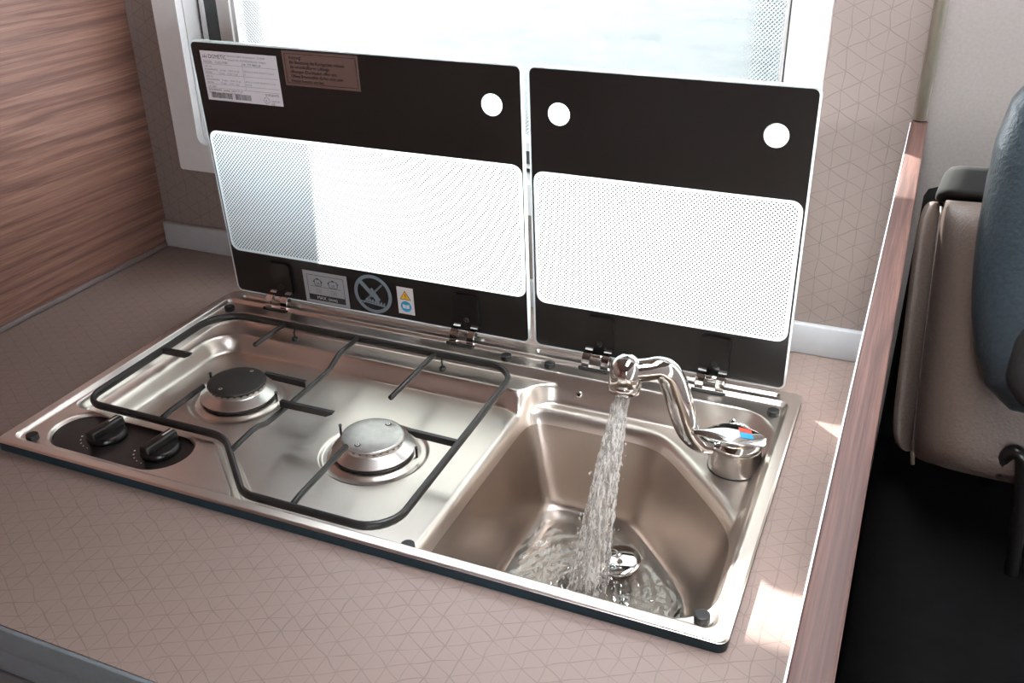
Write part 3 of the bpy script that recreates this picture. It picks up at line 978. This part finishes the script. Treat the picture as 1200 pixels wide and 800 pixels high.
# pot size sticker
s = MB()
x0, x1, h0, h1 = 0.1215, 0.1878, 0.0030, 0.0490
s.plate([(x0, h0), (x1, h0), (x1, h1), (x0, h1)], [], Lf, w1, 0.00005, 'label_grey')
s.frame(Lf, x0 + 0.0055, h0 + 0.0040, x1 - 0.0055, h1 - 0.0050, 0.0006, w2, 'ink')
s.rect(Lf, x0 + 0.0058, h0 + 0.0042, x1 - 0.0058, h0 + 0.0125, w2, 'ink')
s.text('MAX. (mm)', Lf, (x0 + x1) / 2, h0 + 0.0062, 0.0064, 'label_white', w2 + 0.0002, 1.0, 'CENTER')
s.rect(Lf, x0 + 0.010, h0 + 0.0242, x1 - 0.010, h0 + 0.0247, w2, 'ink')
for (cx, wd, t) in ((x0 + 0.0215, 0.0105, '180'), (x0 + 0.0445, 0.0130, '220')):
    o_ = rrect(cx - wd / 2, h0 + 0.0252, cx + wd / 2, h0 + 0.0352, 0.0025, 4)
    i_ = rrect(cx - wd / 2 + 0.0007, h0 + 0.0259, cx + wd / 2 - 0.0007, h0 + 0.0345, 0.0020, 4)
    s.plate(o_, [list(reversed(i_))], Lf, w2, w1, 'ink')
    s.rect(Lf, cx - 0.0015, h0 + 0.0352, cx + 0.0015, h0 + 0.0366, w2, 'ink')
    for sg in (-1, 1):
        s.rect(Lf, cx + sg * (wd / 2 + 0.0008) - 0.0008, h0 + 0.0305, cx + sg * (wd / 2 + 0.0008) + 0.0008, h0 + 0.0325, w2, 'ink')
    s.text(t, Lf, cx, h0 + 0.0275, 0.0042, 'ink', w2, 0.9, 'CENTER')
    s.frame(Lf, cx - 0.0042, h0 + 0.0155, cx + 0.0042, h0 + 0.0210, 0.0004, w2, 'ink_grey')
    s.text('1.0' if wd < 0.012 else '1.8', Lf, cx, h0 + 0.0166, 0.0040, 'ink', w2, 0.9, 'CENTER')
tag(s.build('pot_size_label', lidA), 'grey pot size label reading MAX. (mm)')
# round prohibition print
s = MB()
cx, ch = 0.2248, 0.0305
s.plate(circ(cx, ch, 0.0272, 48), [list(reversed(circ(cx, ch, 0.0226, 48)))], Lf, w1, 0.00005, 'print_grey')
def bar(ax, ah, bx, bh, wd, mat='print_grey', w=w1):
    a, b = Vector((ax, ah)), Vector((bx, bh)); d = (b - a).normalized(); n_ = Vector((-d.y, d.x)) * wd / 2
    s.add([L(*(a + n_), w), L(*(a - n_), w), L(*(b - n_), w), L(*(b + n_), w)], [(0, 1, 2, 3)], mat)
bar(cx - 0.0175, ch + 0.0165, cx + 0.0010, ch - 0.0030, 0.0060)
bar(cx - 0.0035, ch + 0.0070, cx + 0.0075, ch - 0.0090, 0.0075)
bar(cx - 0.0150, ch - 0.0150, cx + 0.0150, ch + 0.0150, 0.0012)
bar(cx - 0.0158, ch - 0.0138, cx + 0.0142, ch + 0.0162, 0.0008)
for k in range(7):
    fx = cx - 0.0085 + k * 0.0037; fh = ch - 0.0118 - 0.0006 * k
    s.add([L(fx - 0.002, fh, w1), L(fx + 0.0022, fh + 0.0008, w1), L(fx + 0.001 + 0.001 * (k - 3) * 0.6, fh + 0.0055, w1), L(fx - 0.0012 + 0.001 * (k - 3) * 0.5, fh + 0.004, w1)], [(0, 1, 2, 3)], 'print_grey')
bar(cx - 0.0200, ch - 0.0120, cx + 0.0175, ch - 0.0160, 0.0018)
tag(s.build('prohibition_sign', lidA), 'grey round prohibition sign with crossed flame')
# small caution sticker
s = MB()
x0, x1, h0, h1 = 0.2602, 0.2832, 0.0100, 0.0478
s.plate([(x0, h0), (x1, h0), (x1, h1), (x0, h1)], [], Lf, w1, 0.00005, 'label_white')
mx = (x0 + x1) / 2
s.add([L(mx - 0.0078, h0 + 0.0205, w2), L(mx + 0.0078, h0 + 0.0205, w2), L(mx, h0 + 0.0335, w2)], [(0, 1, 2)], 'ink')
s.add([L(mx - 0.0066, h0 + 0.0212, w2 + .0001), L(mx + 0.0066, h0 + 0.0212, w2 + .0001), L(mx, h0 + 0.0320, w2 + .0001)], [(0, 1, 2)], 'yellow')
s.text('!', Lf, mx, h0 + 0.0222, 0.0095, 'ink', w2 + 0.0003, 1.0, 'CENTER')
s.add([L(px, ph, w2) for px, ph in circ(mx, h0 + 0.0110, 0.0076, 28)], [tuple(range(28))], 'cyan')
for sg in (-1, 1):
    s.add([L(mx + sg * 0.0003, h0 + 0.0080, w2 + .0002), L(mx + sg * 0.0048, h0 + 0.0088, w2 + .0002), L(mx + sg * 0.0048, h0 + 0.0140, w2 + .0002), L(mx + sg * 0.0003, h0 + 0.0132, w2 + .0002)], [(0, 1, 2, 3)], 'label_white')
tag(s.build('caution_label', lidA), 'small white caution label with yellow triangle and blue disc')

# hinges
def hinge(hx):
    h = empty('lid_hinge', (hx, 0.378, 0.0), unit)
    b = MB()
    b.plate(rrect(hx - 0.0165, 0.008, hx + 0.0165, 0.0535, 0.005, 5), [], Lf, 0.0042, 0.0006, 'black_plastic')
    bo = b.build('bracket', h)
    p = L(hx, 0.0195, 0.0042)
    MB().lathe([(0.0036, 0), (0.0036, 0.0012), (0.0020, 0.0014), (0.0018, 0.0006)], 18, 'black_rubber', p, (0, -CT, ST)).build('screw', bo)
    # chrome straps bending from the lid over the flange
    prof = [(0.3915, 0.0150), (0.3895, 0.0140), (0.3870, 0.0126), (0.3845, 0.0125), (0.3810, 0.0120), (0.3780, 0.0098), (0.3762, 0.0062), (0.3752, 0.0020), (0.3748, -0.0030)]
    for sg in (-1, 1):
        m = MB(); cx = hx + sg * 0.0115; wd = 0.0046; th = 0.0016
        vs_, fs = [], []
        for i, (y, z) in enumerate(prof):
            a = prof[max(i - 1, 0)]; c_ = prof[min(i + 1, len(prof) - 1)]
            d = Vector((c_[0] - a[0], c_[1] - a[1])).normalized(); n_ = Vector((d.y, -d.x)) * th / 2
            for xx_ in (cx - wd, cx + wd):
                for q in (1, -1):
                    vs_.append((xx_, y + n_.x * q, z + n_.y * q))
        for i in range(len(prof) - 1):
            o_ = i * 4
            fs += [(o_, o_ + 4, o_ + 6, o_ + 2), (o_ + 1, o_ + 3, o_ + 7, o_ + 5), (o_, o_ + 1, o_ + 5, o_ + 4), (o_ + 2, o_ + 6, o_ + 7, o_ + 3)]
        fs += [(0, 2, 3, 1), (len(vs_) - 4, len(vs_) - 3, len(vs_) - 1, len(vs_) - 2)]
        m.add(vs_, fs, 'chrome', False)
        m.build('strap', h)
    m = MB()
    m.lathe([(0.0042, -0.0064), (0.0044, -0.006), (0.0044, 0.006), (0.0042, 0.0064)], 20, 'chrome', (hx, 0.3835, 0.0075), (1, 0, 0))
    m.lathe([(0.0024, -0.0165), (0.0024, 0.0165)], 14, 'black_plastic', (hx, 0.3835, 0.0075), (1, 0, 0))
    m.build('pivot_pin', h)
    f = MB()
    f.plate(rrect(hx - 0.0190, 0.3685, hx + 0.0190, 0.3805, 0.004, 4), [], fnw, -0.0022, -0.0046, 'black_rubber')
    f.build('foot_pad', h)
for hx in (0.0868, 0.3570, 0.5278, 0.6610): hinge(hx)

# ------------------------------------------------------------------ pan support
gr = empty('pan_support', (0.24, 0.17, -0.004))
tag(gr, 'black enamelled wire pan support standing over the two burners', 'pan support')
GZ = 0.0012
path = fillet([(0.0300, 0.3330), (0.0330, 0.0920), (0.2230, 0.0920), (0.3000, 0.0185), (0.4560, 0.0185), (0.4480, 0.3330)],
              [0.045, 0.024, 0.045, 0.03, 0.034, 0.036], 9)
MB().tube([(x, y, GZ) for x, y in path], 0.0034, 'enamel', 10, closed=True, flat=1.4, upv=(0, 0, 1)).build('rim', gr)
def rod(pts, r=0.0030):
    return MB().tube(pts, r, 'enamel', 10, upv=(0, 0, 1)).build('rod', gr)
def blade(x0, x1, y, drop):
    """flat prong from the rim end x0 to its bevelled tip x1"""
    b = MB(); w_ = 0.0022; sg = 1 if x1 > x0 else -1
    prof = [(x0, 0.0055), (x1, 0.0062), (x1 - sg * 0.002, 0.0030), (x1 - sg * 0.010, -0.0012), (x0, -0.0020)]
    n = len(prof)
    vs_ = [(x, y - w_, z) for x, z in prof] + [(x, y + w_, z) for x, z in prof]
    b.add(vs_, [tuple(range(n)), tuple(reversed(range(n, 2 * n)))] + [(i, (i + 1) % n, n + (i + 1) % n, n + i) for i in range(n)], 'enamel')
    return b.build('prong', gr)
rod([(0.1315, 0.3330, GZ), (0.1315, 0.3200, 0.0035), (0.1315, 0.2680, 0.0040)])
rod([(0.3440, 0.3330, GZ), (0.3445, 0.3200, 0.0035), (0.3460, 0.2195, 0.0040)])
rod([(0.1375, 0.0925, GZ), (0.1375, 0.110, 0.0030), (0.1375, 0.1650, 0.0035)])
rod([(0.3535, 0.0190, GZ), (0.3530, 0.035, 0.0030), (0.3510, 0.1200, 0.0040)])
mid = [(0.2375, 0.3330, 0.0030), (0.2385, 0.2900, 0.0035), (0.2390, 0.2800, 0.0015), (0.2390, 0.2650, -0.0050), (0.2395, 0.2550, -0.0062),
       (0.2400, 0.1500, -0.0062), (0.2410, 0.1370, -0.0045), (0.2425, 0.1210, 0.0012), (0.2435, 0.1100, 0.0030), (0.2455, 0.0710, 0.0022)]
rod(mid)
blade(0.0300, 0.0770, 0.2190, 0)
blade(0.2410, 0.1860, 0.2140, 0)
blade(0.2380, 0.3060, 0.1690, 0)
blade(0.4510, 0.3945, 0.1690, 0)
for (x, y) in ((0.1440, 0.3310), (0.3520, 0.3310)):
    z = surf(x, y - 0.004)
    MB().tube([(x, y + 0.002, GZ - 0.002), (x + 0.001, y - 0.002, -0.006), (x + 0.003, y - 0.004, z + 0.003)], 0.0012, 'enamel', 8).build('leg', gr)
    MB().lathe([(0.0040, 0), (0.0042, 0.003), (0.0030, 0.0045)], 16, 'black_rubber', (x + 0.003, y - 0.004, z - 0.0006)).build('rubber_foot', gr)

# ------------------------------------------------------------------ faucet
FX, FY = 0.7095, 0.2880
fz = surf(FX, FY)
fa = empty('kitchen_faucet', (FX, FY, fz))
tag(fa, 'chrome lever faucet mounted behind the cut corner of the sink', 'faucet')
b = MB()
b.lathe([(0.0270, 0.0), (0.0270, 0.0012)], 56, 'black_rubber', (FX, FY, fz))
b.lathe([(0.0262, 0.0012), (0.0266, 0.0020), (0.0266, 0.0270), (0.0260, 0.0278)], 56, 'satin', (FX, FY, fz), crease=True)
b.lathe([(0.0260, 0.0278), (0.0250, 0.0310), (0.0215, 0.0365), (0.0140, 0.0415), (0.0001, 0.0430)], 56, 'chrome', (FX, FY, fz))
b.build('body', fa)
# spout: collar, rising tube, bend, short arm, head
el = [(0.6905, 0.2800, fz + 0.024), (0.6760, 0.2740, fz + 0.029), (0.6655, 0.2690, fz + 0.042), (0.6590, 0.2650, fz + 0.060), (0.6520, 0.2600, fz + 0.086),
      (0.6465, 0.2560, fz + 0.106), (0.6415, 0.2520, fz + 0.117), (0.6340, 0.2480, fz + 0.1215), (0.6240, 0.2430, fz + 0.1205), (0.6090, 0.2370, fz + 0.1185)]
rr_ = [0.0090, 0.0104, 0.0120, 0.0134, 0.0138, 0.0134, 0.0126, 0.0116, 0.0112, 0.0116]
# smooth the centre line
def smooth_path(P, R, n=6):
    P = [Vector(p) for p in P]; out = []; ro = []
    for i in range(len(P) - 1):
        p0, p1, p2, p3 = P[max(i - 1, 0)], P[i], P[i + 1], P[min(i + 2, len(P) - 1)]
        for k in range(n):
            t = k / n
            out.append(0.5 * ((2 * p1) + (p2 - p0) * t + (2 * p0 - 5 * p1 + 4 * p2 - p3) * t * t + (3 * p1 - p0 - 3 * p2 + p3) * t ** 3))
            ro.append(R[i] + (R[i + 1] - R[i]) * t)
    out.append(P[-1]); ro.append(R[-1])
    return out, ro
pp, ro = smooth_path(el, rr_)
sp = MB().tube(pp, ro, 'chrome', 24).build('spout', fa)
hd = Vector((-0.02, -0.10, -1)).normalized()
HC = Vector((0.6050, 0.2355, fz + 0.1185))
h = MB()
h.lathe([(0.0001, -0.0170), (0.0070, -0.0158), (0.0122, -0.0120), (0.0152, -0.0064), (0.0160, 0.0), (0.0164, 0.0120), (0.0159, 0.0125), (0.0162, 0.0130), (0.0160, 0.0205), (0.0142, 0.0215), (0.0130, 0.0205)], 40, 'chrome', HC, hd, cap=False)
h.lathe([(0.0132, 0.0200), (0.0001, 0.0195)], 24, 'rubber_grey', HC, hd, cap=False)
h.build('spout_head', sp)
# lever: leaf-shaped blade arched over the body
lev = MB()
d = (Vector((0.6690, 0.2560, 0)) - Vector((0.7390, 0.2800, 0))); d.z = 0; Ln = d.length; d.normalize(); sd = Vector((-d.y, d.x, 0))
base = Vector((0.7400, 0.2800, 0))
nu, nv = 28, 12
top, bot = [], []
for i in range(nu + 1):
    u = i / nu
    wdt = 0.0190 * (math.sin(math.pi * min(1, (u * 0.80 + 0.16))) ** 0.8) * (1 - 0.55 * max(0, u - 0.55) / 0.45)
    if u < 0.06: wdt *= math.sqrt(max(0.03, u / 0.06))
    if u > 0.94: wdt *= math.sqrt(max(0.03, (1 - u) / 0.06))
    zc = fz + 0.0480 + 0.0045 * math.sin(math.pi * u) - 0.004 * (1 - u) + 0.003 * u * u
    th = 0.0030 + 0.0050 * (1 - u) ** 1.5
    for j in range(nv + 1):
        v = -1 + 2 * j / nv
        p = base + d * (Ln * u) + sd * (wdt * v)
        top.append(p + Vector((0, 0, zc + 0.0034 * (1 - v * v))))
        bot.append(p + Vector((0, 0, zc - th * (1 - v * v))))
fs = []
N1 = (nu + 1) * (nv + 1)
for i in range(nu):
    for j in range(nv):
        a = i * (nv + 1) + j
        fs.append((a, a + 1, a + nv + 2, a + nv + 1)); fs.append((N1 + a, N1 + a + nv + 1, N1 + a + nv + 2, N1 + a + 1))
for i in range(nu):
    for j in (0, nv):
        a = i * (nv + 1) + j
        fs.append((a, a + nv + 1, N1 + a + nv + 1, N1 + a))
for i in (0, nu):
    for j in range(nv):
        a = i * (nv + 1) + j
        fs.append((a, a + 1, N1 + a + 1, N1 + a))
lev.add(top + bot, fs, 'chrome', True)
lev.lathe([(0.0130, 0.036), (0.0120, 0.046)], 24, 'chrome', (FX, FY, fz))
lo = lev.build('lever', fa)
def on_lever(u, v):
    i = u * nu; i0 = int(i); f_ = i - i0; j = (v + 1) / 2 * nv; j0 = min(int(j), nv - 1); g_ = j - j0
    q = lambda a, b_: top[a * (nv + 1) + b_]
    return (q(i0, j0) * (1 - g_) + q(i0, j0 + 1) * g_) * (1 - f_) + (q(i0 + 1, j0) * (1 - g_) + q(i0 + 1, j0 + 1) * g_) * f_ + Vector((0, 0, 0.0003))
for nm, mt, v0, v1 in (('hot_mark', 'red', -0.50, -0.02), ('cold_mark', 'blue', 0.02, 0.50)):
    m = MB(); vs_ = []; fs = []
    for i in range(7):
        u = 0.20 + 0.17 * i / 6
        for j in range(4):
            vs_.append(on_lever(u, v0 + (v1 - v0) * j / 3))
    for i in range(6):
        for j in range(3):
            a = i * 4 + j; fs.append((a, a + 1, a + 5, a + 4))
    m.add(vs_, fs, mt, True); m.build(nm, lo)

# ------------------------------------------------------------------ water
WZ = -0.1400
pts = []
ang = np.linspace(0, 2 * np.pi, 121)[:-1]
cxw, cyw = 603.0, 160.0
for a in ang:
    lo_, hi_ = 0.0, 250.0
    for _ in range(30):
        m_ = (lo_ + hi_) / 2
        zz = float(tray_height(np.array([cxw + m_ * math.cos(a)]), np.array([cyw + m_ * math.sin(a)]))[0])
        if zz < WZ * 1000: lo_ = m_
        else: hi_ = m_
    pts.append((cxw + lo_ * math.cos(a), cyw + lo_ * math.sin(a)))
LAND = (0.5940, 0.1700)
def ripple(x, y):
    r = math.hypot(x - LAND[0], y - LAND[1])
    z = 0.0011 * math.sin(r * 520) * math.exp(-r * 16)
    z += 0.0007 * math.sin(x * 310 + 2.2 * math.sin(y * 190)) * math.sin(y * 420 + 1.7 * math.sin(x * 150))
    z += 0.0005 * math.sin(x * 700 + y * 330) * math.sin(y * 810 - x * 200)
    return 3.2 * z * min(1.0, 0.35 + 3.0 * max(0, 0.17 - r))
wv, wf = [(cxw / 1000, cyw / 1000, WZ)], []
NR = 44
for k in range(1, NR + 1):
    f_ = k / NR
    for (x, y) in pts:
        X_, Y_ = (cxw + (x - cxw) * f_) / 1000, (cyw + (y - cyw) * f_) / 1000
        edge = min(1.0, (1 - f_) * 6)
        wv.append((X_, Y_, WZ + ripple(X_, Y_) * edge))
NA = len(pts)
for i in range(NA):
    wf.append((0, 1 + i, 1 + (i + 1) % NA))
for k in range(NR - 1):
    for i in range(NA):
        a = 1 + k * NA + i; b_ = 1 + k * NA + (i + 1) % NA
        wf.append((a, a + NA, b_ + NA, b_))
pool = MB().add(wv, wf, 'water', True).build('sink_water', origin=(cxw / 1000, cyw / 1000, WZ), recalc=False)
tag(pool, 'shallow rippling clear water standing in the bottom of the sink', 'water')

s = MB()
S0 = HC + hd * 0.0210
S1 = Vector((LAND[0], LAND[1], WZ + 0.0005))
def stream_pt(t):
    # thrown forward, falling faster on the way down
    q = t ** 0.80
    p = S0.lerp(S1, t)
    p.x = S0.x + (S1.x - S0.x) * q; p.y = S0.y + (S1.y - S0.y) * q
    return p
def wob(k, t, a): return a * (math.sin(17 * t + k * 2.3) + 0.6 * math.sin(41 * t + k * 5.1) + 0.4 * math.sin(83 * t + k * 1.7))
NT_ = 60
core_r = [0.0066 + 0.0040 * (i / NT_) + 0.0009 * math.sin(i * 1.9) * (i / NT_) + 0.0006 * math.sin(i * 0.7) for i in range(NT_ + 1)]
s.tube([stream_pt(i / NT_) + Vector((wob(0, i / NT_, 0.0006), wob(3, i / NT_, 0.0006), 0)) for i in range(NT_ + 1)], core_r, 'water_white', 14)
for k in range(16):
    a = 2 * math.pi * k / 16 + 0.3 * rng.random()
    pts_, rad_ = [], []
    t0 = 0.0 if k % 2 == 0 else 0.1 + 0.25 * rng.random()
    for i in range(NT_ + 1):
        t = t0 + (1 - t0) * i / NT_
        sp_ = 0.0068 + (0.0120 + 0.003 * rng.random() * 0) * t
        rr2 = sp_ * (0.86 + 0.28 * ((k * 37) % 10) / 10)
        c0 = stream_pt(t)
        pts_.append(c0 + Vector((math.cos(a) * rr2 + wob(k, t, 0.0006 * t), math.sin(a) * rr2 + wob(k + 9, t, 0.0006 * t), 0)))
        rad_.append(max(0.0004, 0.0011 + 0.0005 * math.sin(i * 1.3 + k) + 0.0004 * math.sin(i * 2.9 + k * 2)) * (0.8 + 0.5 * t))
    s.tube(pts_, rad_, 'water_white', 6)
for k in range(150):
    t = 0.25 + 0.75 * rng.random() ** 0.6
    a = 2 * math.pi * rng.random(); r_ = (0.010 + 0.010 * t) * (0.75 + 0.6 * rng.random())
    c0 = stream_pt(min(t, 0.985)); b = bmesh.new()
    bmesh.ops.create_icosphere(b, subdivisions=1, radius=0.0006 + 0.0008 * rng.random())
    for v in b.verts: v.co = Vector((v.co.x, v.co.y, v.co.z * 1.8)) + c0 + Vector((math.cos(a) * r_, math.sin(a) * r_, 0))
    s.bm(b, 'water_white', True)
st = s.build('water_stream', origin=tuple(S1))
tag(st, 'white bubbly stream of water falling from the faucet head into the sink', 'water')

# drain plug lying in the water
pz = surf(0.6145, 0.2155)
pl = empty('drain_plug', (0.6145, 0.2155, pz))
tag(pl, 'round chrome drain plug with pull ring lying in the sink water', 'plug')
PN = Vector((-0.10, -0.13, 1)).normalized()
PC = Vector((0.6145, 0.2155, pz + 0.0035))
MB().lathe([(0.0120, -0.0015), (0.0135, 0.002), (0.0150, 0.007), (0.0215, 0.0085), (0.0225, 0.0100), (0.0220, 0.0115), (0.0160, 0.0128), (0.0060, 0.0135), (0.0001, 0.0136)], 48, 'chrome', PC, PN).build('plug_disc', pl)
TP = PC + PN * 0.0136
MB().lathe([(0.0018, -0.001), (0.0018, 0.0035), (0.0032, 0.0045), (0.0034, 0.0060), (0.0022, 0.0074), (0.0001, 0.0078)], 18, 'alu', TP, PN).build('plug_post', pl)
rc = TP + Vector((-0.0105, -0.0040, 0.0022))
q = Vector((0, 0, 1)).rotation_difference(Vector((-0.28, -0.20, 1)).normalized())
MB().tube([rc + q @ Vector((0.0112 * math.cos(2 * math.pi * k / 40), 0.0112 * math.sin(2 * math.pi * k / 40), 0)) for k in range(40)], 0.0007, 'chrome', 8, closed=True).build('pull_ring', pl)

# ------------------------------------------------------------------ cab seat behind the partition
seat = empty('cab_seat', (1.0, 0.18, FLOOR))
tag(seat, 'beige leather cab seat with dark blue-grey headrest beyond the wood partition', 'seat')
def pillow(TL, TR, BR, BL, thick, bulge, n_exp, mat, name, parent, nu=24, nv=24, back_b=0.3):
    TL, TR, BR, BL = map(Vector, (TL, TR, BR, BL))
    nrm = (TR - TL).cross(BL - TL).normalized()      # towards the viewer side decided by winding
    m = MB(); F, B = [], []
    for i in range(nv + 1):
        for j in range(nu + 1):
            u, v = j / nu, i / nv
            # cosine spacing towards the rims
            uu = 0.5 - 0.5 * math.cos(math.pi * u); vv = 0.5 - 0.5 * math.cos(math.pi * v)
            # round the corners of the outline
            x, y = 2 * uu - 1, 2 * vv - 1
            k = back_b
            sx = x * (1 - k * abs(y) ** 6); sy = y * (1 - k * abs(x) ** 6)
            a, b_ = (sx + 1) / 2, (sy + 1) / 2
            p = (TL * (1 - a) + TR * a) * (1 - b_) + (BL * (1 - a) + BR * a) * b_
            w_ = ((1 - abs(x) ** n_exp) * (1 - abs(y) ** n_exp)) ** 0.5
            F.append(p + nrm * (bulge * w_)); B.append(p - nrm * (thick * (0.3 + 0.7 * w_)))
    fs = []; W_ = nu + 1; N_ = len(F)
    for i in range(nv):
        for j in range(nu):
            a = i * W_ + j
            fs.append((a, a + 1, a + W_ + 1, a + W_)); fs.append((N_ + a, N_ + a + W_, N_ + a + W_ + 1, N_ + a + 1))
    rim = [j for j in range(W_)] + [i * W_ + nu for i in range(1, nv + 1)] + [nv * W_ + j for j in range(nu - 1, -1, -1)] + [i * W_ for i in range(nv - 1, 0, -1)]
    for k in range(len(rim)):
        a, b_ = rim[k], rim[(k + 1) % len(rim)]
        fs.append((a, b_, N_ + b_, N_ + a))
    m.add(F + B, fs, mat, True)
    return m.build(name, parent)
pillow((0.8555, 0.305, 0.2655), (1.32, 0.305, 0.2655), (1.32, 0.225, 0.062), (0.8690, 0.225, 0.062), 0.10, 0.014, 14, 'leather', 'backrest', seat, 30, 24, 0.012)
pillow((0.8515, 0.310, 0.2620), (0.8575, 0.304, 0.2640), (0.8705, 0.224, 0.062), (0.8635, 0.230, 0.064), 0.02, 0.002, 8, 'leather', 'side_panel', seat, 8, 24, 0.02)
MB().tube([(0.8565, 0.2985, 0.262), (0.8635, 0.2545, 0.160), (0.8700, 0.2175, 0.066), (0.8720, 0.216, 0.055)], 0.0018, 'leather', 8).build('piping', seat)
pillow((0.8545, 0.322, 0.2860), (1.30, 0.322, 0.2860), (1.30, 0.305, 0.263), (0.8490, 0.308, 0.263), 0.03, 0.002, 30, 'olive', 'shoulder_panel', seat, 24, 10, 0.012)
# headrest: thick leather cushion
HP = [(0.897, 0.388), (0.886, 0.372), (0.8805, 0.345), (0.8795, 0.315), (0.8800, 0.285), (0.8825, 0.255), (0.8870, 0.225), (0.8935, 0.201), (0.9040, 0.180), (0.9230, 0.166)]
axis_x = 0.985
outl = HP + [(2 * axis_x - x, z) for x, z in reversed(HP)]
top_arc = [(0.93, 0.408), (0.985, 0.414), (1.04, 0.408)]
outl = outl + [(x, z) for x, z in reversed(top_arc)]
outl = fillet(outl, [0.006] * len(outl), 3)
def cushion(outl, yc, th, mat, name, parent, lean=0.0, levels=10):
    cx_ = sum(p[0] for p in outl) / len(outl); cz_ = sum(p[1] for p in outl) / len(outl)
    m = MB(); vs_ = []; n = len(outl)
    for i in range(levels * 2 + 1):
        a = -math.pi / 2 + math.pi * i / (levels * 2)
        k = abs(math.cos(a)) ** 0.45 if abs(math.cos(a)) > 1e-4 else 0.0
        yy = yc + th * math.copysign(abs(math.sin(a)) ** 0.8, math.sin(a))
        for (x, z) in outl:
            zz = cz_ + (z - cz_) * k
            vs_.append((cx_ + (x - cx_) * k, yy + lean * (zz - cz_), zz))
    fs = [(i * n + j, i * n + (j + 1) % n, (i + 1) * n + (j + 1) % n, (i + 1) * n + j) for i in range(levels * 2) for j in range(n)]
    m.add(vs_, fs, mat, True)
    return m.build(name, parent)
hr = cushion(outl, 0.195, 0.045, 'leather_dark', 'headrest', seat, 0.35)
ins = fillet([(0.952, 0.300), (0.925, 0.262), (0.914, 0.225), (0.914, 0.196), (0.930, 0.178), (1.03, 0.176), (1.05, 0.25), (1.01, 0.302)], [0.02] * 8, 4)
cushion(ins, 0.145, 0.020, 'leather_black', 'headrest_insert', hr, 0.35)
for dx in (-0.05, 0.05):
    MB().tube([(axis_x + dx, 0.20, 0.19), (axis_x + dx, 0.235, 0.10), (axis_x + dx, 0.25, 0.03)], 0.006, 'chrome', 10).build('headrest_post', seat)
# shell and base down to the floor; near-black colour carries the footwell shade
c = MB()
c.box((0.842, -0.18, -0.90), (1.40, 0.36, 0.02), 'void', 0.03, 3)
c.box((0.842, 0.325, -0.30), (1.38, 0.40, 0.25), 'void', 0.01)  # black filler standing in for shade in the gap beside the partition
c.box((0.92, -0.12, FLOOR), (1.35, 0.30, -0.54), 'void', 0.01)
c.build('seat_shell_shade', seat)
hb = [(0.930, 0.150, 0.105), (0.9300, 0.1460, 0.122), (0.9360, 0.1420, 0.131), (0.9430, 0.1400, 0.122), (0.9480, 0.1400, 0.085), (0.9530, 0.1400, 0.045), (0.9560, 0.1420, 0.018), (0.966, 0.150, 0.010)]
pp, ro = smooth_path(hb, [0.0055] * len(hb), 5)
MB().tube(pp, ro, 'black_plastic', 12).build('armrest_bar', seat)
